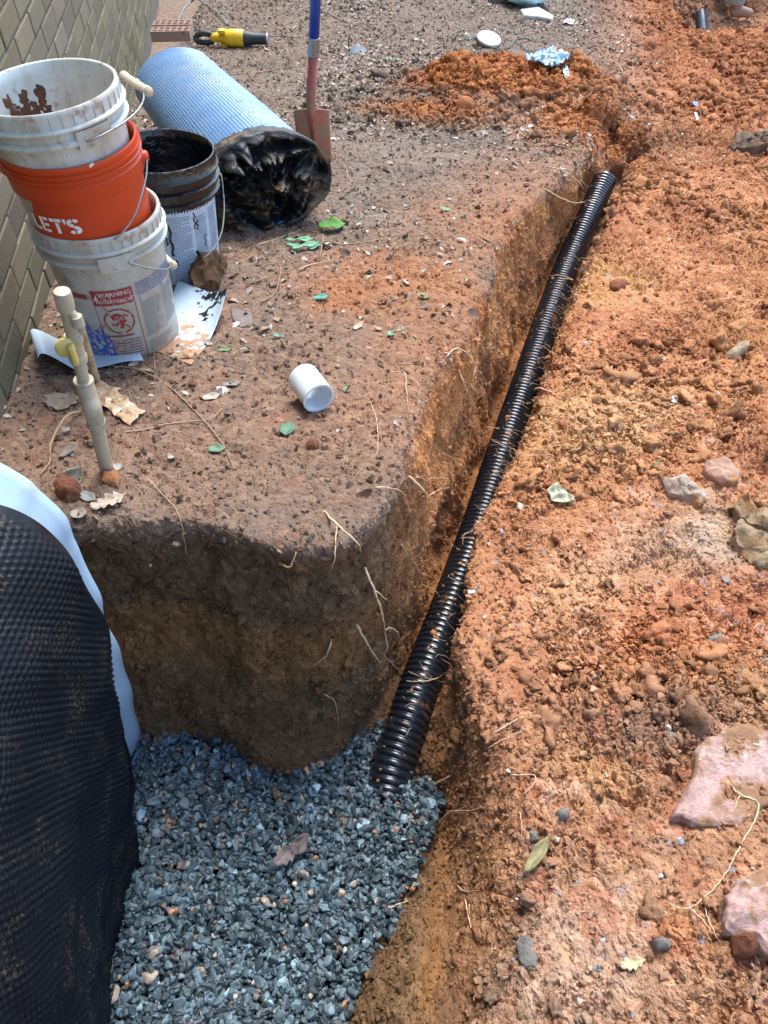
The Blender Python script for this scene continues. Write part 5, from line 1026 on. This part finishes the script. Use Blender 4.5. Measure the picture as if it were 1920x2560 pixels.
# ---------------------------------------------------------------- roots and twigs
z4 = lambda px: Z(px, 640, 1280, 2.592); z1 = lambda px: Z(px, 640, 640, 2.592); z3 = lambda px: Z(px, 1280, 0, 2.592); z8 = lambda px: Z(px, 1280, 1920, 2.592); z7 = lambda px: Z(px, 640, 1920, 2.592); z5 = lambda px: Z(px, 1280, 640, 2.592); z0 = lambda px: Z(px, 0, 560, 2.592); z2_ = lambda px: Z(px, 640, 0, 2.592)
RT = [
 ('pale forked root hanging over the lip of the pit face', [z4([(440, 0, .002), (525, 120, .02), (600, 190, .02), (655, 235, .01)]), z4([(525, 120, .02), (505, 250, .02), (475, 330, .015)])], .0022),
 ('long branching root hanging at the corner of pit and trench', [z4([(700, 360, .002), (730, 480, .02), (755, 620, .03), (770, 720, .03), (785, 850, .03), (790, 920, .02), (880, 1000, .02)]), z4([(735, 480, .02), (810, 550, .02)]), z4([(775, 720, .03), (820, 705, .03), (860, 740, .03), (885, 800, .02)])], .0026),
 ('stout pale root crossing the tip of the long branching one', [z4([(650, 725, .002), (675, 830, .02), (740, 920, .02), (865, 1060, .004)])], .0030),
 ('short curved root on the dark pit face', [z4([(485, 810), (440, 900, .015), (360, 990)])], .0024),
 ('thin wavy root low on the pit face above the gravel', [z4([(440, 1165), (500, 1200, .01), (520, 1280, .01), (525, 1390)])], .0013),
 ('branched root lying across the lower corrugated pipe', [z4([(980, 1110), (1060, 1100), (1180, 1070), (1250, 1020), (1330, 960)]), z4([(995, 1040), (1050, 1075), (1120, 1080)]), z4([(1180, 1070), (1280, 1000), (1190, 960)])], .0014),
 ('slanting thin root on the orange trench face', [z4([(930, 210), (1000, 340, .015), (1040, 440, .015), (1105, 500)])], .0014),
 ('fine root curling over the middle of the pipe', [z4([(1255, 205), (1310, 235), (1370, 280), (1400, 320)])], .0012),
 ('stubby broken root under the lip of the pit face', [z4([(165, 315), (235, 305, .02), (262, 250)])], .0022),
 ('straw coloured root lying on the bank right of the lower pipe', [z4([(1450, 1470), (1560, 1430), (1659, 1370), (1740, 1330)])], .0018),
 ('lower of two straw coloured roots on the bank right of the pipe', [z4([(1490, 1545), (1570, 1500), (1659, 1455), (1720, 1430)])], .0016),
 ('angular hooked root on the upper trench face', [z1([(1220, 660), (1275, 610, .02), (1380, 690, .02), (1355, 800, .02), (1355, 1000, .01)])], .0019),
 ('thick short root hanging beside the hooked root', [z1([(1300, 740), (1320, 850, .02), (1410, 1010, .01)])], .0022),
 ('stout root at the middle corner of the trench face', [z1([(975, 1430), (1040, 1520, .02), (1065, 1590, .02)]), z1([(1040, 1520, .02), (1130, 1620, .01)])], .0030),
 ('horizontal thin root beside the stout root on the trench face', [z1([(1020, 1430), (1130, 1445, .02), (1210, 1450, .02)])], .0015),
 ('rising wavy root below the horizontal one on the trench face', [z1([(1090, 1560), (1140, 1520, .02), (1215, 1510, .02)])], .0013),
 ('white root at the rounded corner of the bank', [z1([(775, 1515), (870, 1510, .01), (945, 1540, .01)])], .0014),
 ('vertical hair thin root trailing over the rounded corner', [z1([(740, 960), (780, 1080), (790, 1200), (785, 1310)])], .0011),
 ('thin root arching over the brink right of the coupling', [z1([(870, 770), (960, 780, .01), (970, 900, .01), (985, 1030)]), z1([(960, 780, .01), (1030, 820), (1050, 860)])], .0012),
 ('root lying across the middle of the pipe', [z1([(1480, 1110), (1570, 1115), (1660, 1140), (1730, 1180)])], .0018),
 ('second root across the middle of the pipe just below the first', [z1([(1535, 1190), (1590, 1230), (1659, 1255), (1700, 1290)])], .0017),
 ('long straight root reaching over the upper end of the pipe', [z3([(200, 1230), (330, 1290, .04), (430, 1335, .06), (510, 1355, .01)])], .0024),
 ('root sticking out of the brink above the upper pipe', [z3([(220, 1090), (310, 1130, .02), (380, 1180, .03), (430, 1230, .03)])], .0022),
 ('thin root bridging from the brink to the top of the pipe', [z3([(405, 1130), (440, 1195, .04), (560, 1215), (680, 1225)])], .0018),
 ('short root crossing the upper pipe below the bridging one', [z3([(420, 1290), (520, 1310), (625, 1350), (700, 1385)])], .0016),
 ('dark thin twig like root standing on the far bank', [z3([(600, 385), (680, 465, .04), (760, 580)])], .0024),
 ('pale looped root over the upper middle of the pipe', [z5([(255, 130), (320, 130), (390, 160), (330, 150), (385, 200)])], .0022),
 ('stub of cut root poking from the right side over the pipe', [z5([(140, 870), (200, 870, .01), (260, 895)])], .0042),
 ('long yellow root trailing over the bank in the lower right', [z8([(1400, 100), (1470, 180), (1580, 230), (1560, 350), (1480, 500), (1380, 700), (1260, 840), (1140, 920), (1000, 880)]), z8([(1470, 180), (1445, 260), (1455, 310)]), z8([(1250, 870), (1270, 980), (1350, 1150)]), z8([(1160, 920), (1250, 1010), (1300, 1080)])], .0017),
 ('forked pale root left of the dark brown nub of rock', [z8([(0, 50), (150, 60), (120, 140), (30, 210)]), z8([(60, 290), (75, 380), (75, 480)])], .0013),
 ('stout cut root on the bank just right of the gravel corner', [z7([(1115, 140), (1200, 80, .012), (1265, 50)])], .0032),
 ('forked yellowish root lying across the bank below the pipe end', [z7([(1180, 380), (1290, 295, .012), (1400, 280), (1505, 255)]), z7([(1290, 295, .01), (1380, 250)])], .0022),
 ('upright pale root on the lower bank', [z7([(1370, 860), (1400, 960, .01), (1410, 1050)]), z7([(1395, 890), (1400, 960)])], .0018),
 ('root end poking over the gravel from the bank', [z7([(860, 910), (930, 890, .015), (985, 870)])], .0018),
 ('small curly root on the lower bank', [z7([(1320, 770), (1370, 805), (1450, 795)])], .0013)]
for lb, paths, r0 in RT: strand('root', lb, 'root', paths, r0 * 1.15, M_ROOT, lift=.006, wob=.0012)
TW = [
 ('long bent twig running from the vinyl sheet down to the bare ground', [z0([(680, 925), (850, 945), (1000, 1000), (1130, 1090), (1250, 1210), (1330, 1290), (1450, 1440), (1520, 1600)])], .0030),
 ('straight thin twig crossing the long bent one', [z0([(805, 1362), (950, 1340), (1100, 1305), (1350, 1275), (1440, 1210)])], .0022),
 ('brown crooked stick left of the riser', [z0([(530, 1225), (450, 1320, .03), (350, 1460, .02), (330, 1560, .01), (265, 1640)]), z0([(345, 1470, .02), (325, 1560), (315, 1640)])], .0042),
 ('short forked twig in front of the bottom bucket', [z0([(1000, 850), (1005, 940), (1010, 1050)]), z0([(1005, 915), (1080, 860)])], .0020),
 ('dry grass stem left of the broad torn leaf', [z0([(205, 1290), (260, 1220), (310, 1160)])], .0015),
 ('long brown branch beyond the shovel toward the orange mound', [z2_([(510, 495), (560, 495), (640, 535), (800, 535), (960, 545), (1060, 575), (1200, 550)])], .0085),
 ('thin dark vine arching across the far ground', [z2_([(415, 55), (560, 135), (700, 180), (840, 260)])], .0045),
 ('short pale stick below the orange mound', [z2_([(840, 775), (895, 690)])], .0050),
 ('long thin stem right of the green sprig', [z2_([(400, 1580), (600, 1590), (800, 1560), (1040, 1495)])], .0026),
 ('pale stem left of the green sprig', [z2_([(0, 1600), (130, 1560), (290, 1500)])], .0034),
 ('curved stem in front of the shovel blade', [z2_([(490, 1030), (560, 1090, .02), (590, 1150, .02), (585, 1210), (540, 1255)])], .0030),
 ('thin straight twig at the corner of the roll', [z2_([(400, 1000, .03), (490, 1040, .02), (600, 1065)])], .0026),
 ('thick pale stick at the edge of the twig tangle', [z1([(270, 100), (380, 60), (560, 35)])], .0045),
 ('curved stem of the twig tangle right of the root bound lump', [z1([(30, 310), (120, 250), (165, 130, .03), (100, 50, .02)])], .0028),
 ('grey twig lying through the tangle', [z1([(-60, 190), (60, 165, .01), (150, 130, .02), (300, 50)])], .0030),
 ('black twig lying left of the shovel handle', [z2_([(0, 480), (160, 450), (330, 430)])], .0050),
 ('dark twig lying by the tip of the saw', [z2_([(70, 240), (200, 240), (340, 260)])], .0045),
 ('stick leaning on the brink near the upper trench', [z2_([(1450, 1540), (1520, 1580), (1600, 1630)])], .0050),
 ('white stick leaning on the brink near the olive leaf', [z1([(1480, 590), (1540, 610, .01), (1590, 720)])], .0018),
 ('thin stem lying on the bare ground before the pit', [Z([(960, 0), (1060, 110), (1150, 210), (1190, 330), (1215, 460, .012)], 0, 1200, 2.592)], .0013)]
for lb, paths, r0 in TW: strand('twig', lb, 'twig', paths, r0 * .85, M_TWIG if 'pale' not in lb and 'thin' not in lb else plain('pale_stem', (.42, .30, .19), .8), lift=.005, wob=.001)
# fine root hairs nobody could count
mb = MB(); r = random.Random(77); fi = np.nonzero((fcut > .6) & inview & (fpm < .4) & (fc[:, 1] > .85) & (fc[:, 1] < 3.8) & (fc[:, 2] > -.68))[0]
for _ in range(330):
    k = int(r.choice(fi)); p = Vector(fc[k]); n = Vector(fn[k]); d = Vector((r.uniform(-1, 1), r.uniform(-1, 1), r.uniform(-1.6, .3))).normalized(); L = r.uniform(.02, .07); P = [p - n * .005]
    for i in range(1, 6): P.append(p + n * (.012 * math.sin(i * .7)) + d * (L * i / 5) + Vector((r.uniform(-1, 1), r.uniform(-1, 1), r.uniform(-1, 1))) * .003)
    mb.tube(P, [.0008, .0008, .0007, .0006, .0005, .0004], 4, cap=False)
for _ in range(200):
    k = r.randrange(60, len(ppath) - 20); q = Vector(ppath[k]); a = r.uniform(.2, 1.5); p = q + Vector((math.sin(a) * .058, .02, math.cos(a) * .058)); d = Vector((-r.uniform(.2, 1), r.uniform(-1, 1), r.uniform(0, .5))).normalized(); L = r.uniform(.02, .06)
    mb.tube([p + Vector((.02, 0, -.01)), p + d * L * .4 + Vector((0, 0, .006)), p + d * L + Vector((0, 0, -.002))], [.0007, .0006, .0004], 4, cap=False)
o = mb.build('root_hairs', M_ROOT); props(o, 'fine pale root hairs on the trench faces and over the pipe', kind='stuff')

# ---------------------------------------------------------------- worker in the far hole
wp = gp(1826, 46, -1.20); per = thing('person', 'worker in khaki trousers and tan boots standing in the far hole', 'person', wp)
M_TR = plain('khaki_cloth', (.30, .29, .24), .85, dirt=(.35, .2, .11), dsc=14, bump=.004, bsc=30); M_BT = plain('tan_boot', (.36, .23, .15), .8, dirt=(.4, .2, .1), dsc=14)
def skin(name, J, E, mat, parent, sub=2):
    me = bpy.data.meshes.new(name); me.from_pydata([j[0] for j in J], E, []); o = bpy.data.objects.new(name, me); COL.objects.link(o); o.parent = parent; sk = o.modifiers.new('sk', 'SKIN')
    for i, j in enumerate(J): me.skin_vertices[0].data[i].radius = j[1] if hasattr(j[1], '__len__') else (j[1], j[1]); me.skin_vertices[0].data[i].use_root = i == 0
    sk.use_smooth_shade = True; su = o.modifiers.new('su', 'SUBSURF'); su.levels = su.render_levels = sub; me.materials.append(mat); return o
J = [((0.02, .12, .92), (.13, .17)), ((.03, .12, 1.15), (.12, .16)), ((.06, .12, 1.38), (.13, .18)), ((.09, .12, 1.50), .06), ((.12, .12, 1.60), (.09, .08)), ((.13, .12, 1.72), (.10, .085)),
     ((.02, .03, .86), .09), ((.03, .0, .48), .058), ((0, 0, .10), .040), ((.14, -.01, .045), .035), ((.02, .22, .86), .09), ((.0, .26, .48), .058), ((-.05, .27, .10), .040), ((.10, .27, .045), .035),
     ((.07, -.07, 1.42), .055), ((.12, -.12, 1.15), .042), ((.28, -.08, .98), .032), ((.35, -.05, .95), .03), ((.07, .31, 1.42), .055), ((.12, .36, 1.15), .042), ((.28, .30, .98), .032), ((.35, .28, .95), .03)]
E_ = [(0, 1), (1, 2), (2, 3), (3, 4), (4, 5), (0, 6), (6, 7), (7, 8), (8, 9), (0, 10), (10, 11), (11, 12), (12, 13), (2, 14), (14, 15), (15, 16), (16, 17), (2, 18), (18, 19), (19, 20), (20, 21)]
skin('body', J, E_, plain('skin', (.45, .26, .18), .6), per)
skin('shirt', [(J[0][0], (.14, .18)), (J[1][0], (.135, .175)), (J[2][0], (.14, .185)), (J[14][0], .07), (J[15][0], .055), (J[18][0], .07), (J[19][0], .055)], [(0, 1), (1, 2), (2, 3), (3, 4), (2, 5), (5, 6)], plain('shirt', (.15, .18, .22), .85), per)
def cloth_leg(hip, knee, foot): return [(hip, .105), (knee, .085), ((foot[0], foot[1], .26), .085), ((foot[0] - .005, foot[1], .14), .098), ((foot[0] - .005, foot[1], .115), .100)]
L1 = cloth_leg(J[6][0], J[7][0], J[8][0]); L2 = cloth_leg(J[10][0], J[11][0], J[12][0])
skin('trousers', [(J[0][0], (.145, .185))] + L1 + L2, [(0, 1), (1, 2), (2, 3), (3, 4), (4, 5), (0, 6), (6, 7), (7, 8), (8, 9), (9, 10)], M_TR, per)
for (x, y) in ((0, 0), (-.05, .27)):
    skin('boot', [((x, y, .13), .062), ((x, y, .07), (.060, .055)), ((x + .08, y, .055), (.055, .048)), ((x + .16, y, .045), (.050, .042)), ((x + .20, y, .040), (.042, .035)), ((x - .035, y, .05), (.045, .045))], [(0, 1), (1, 2), (2, 3), (3, 4), (1, 5)], M_BT, per)
m = MB(); vv, ff = ico(3, 3, .08); m.add([(.125 + q[0] * .11, .12 + q[1] * .095, 1.72 + abs(q[2]) * .11) for q in vv], ff.tolist()); m.build('hair', plain('hair', (.03, .02, .015), .7), per)
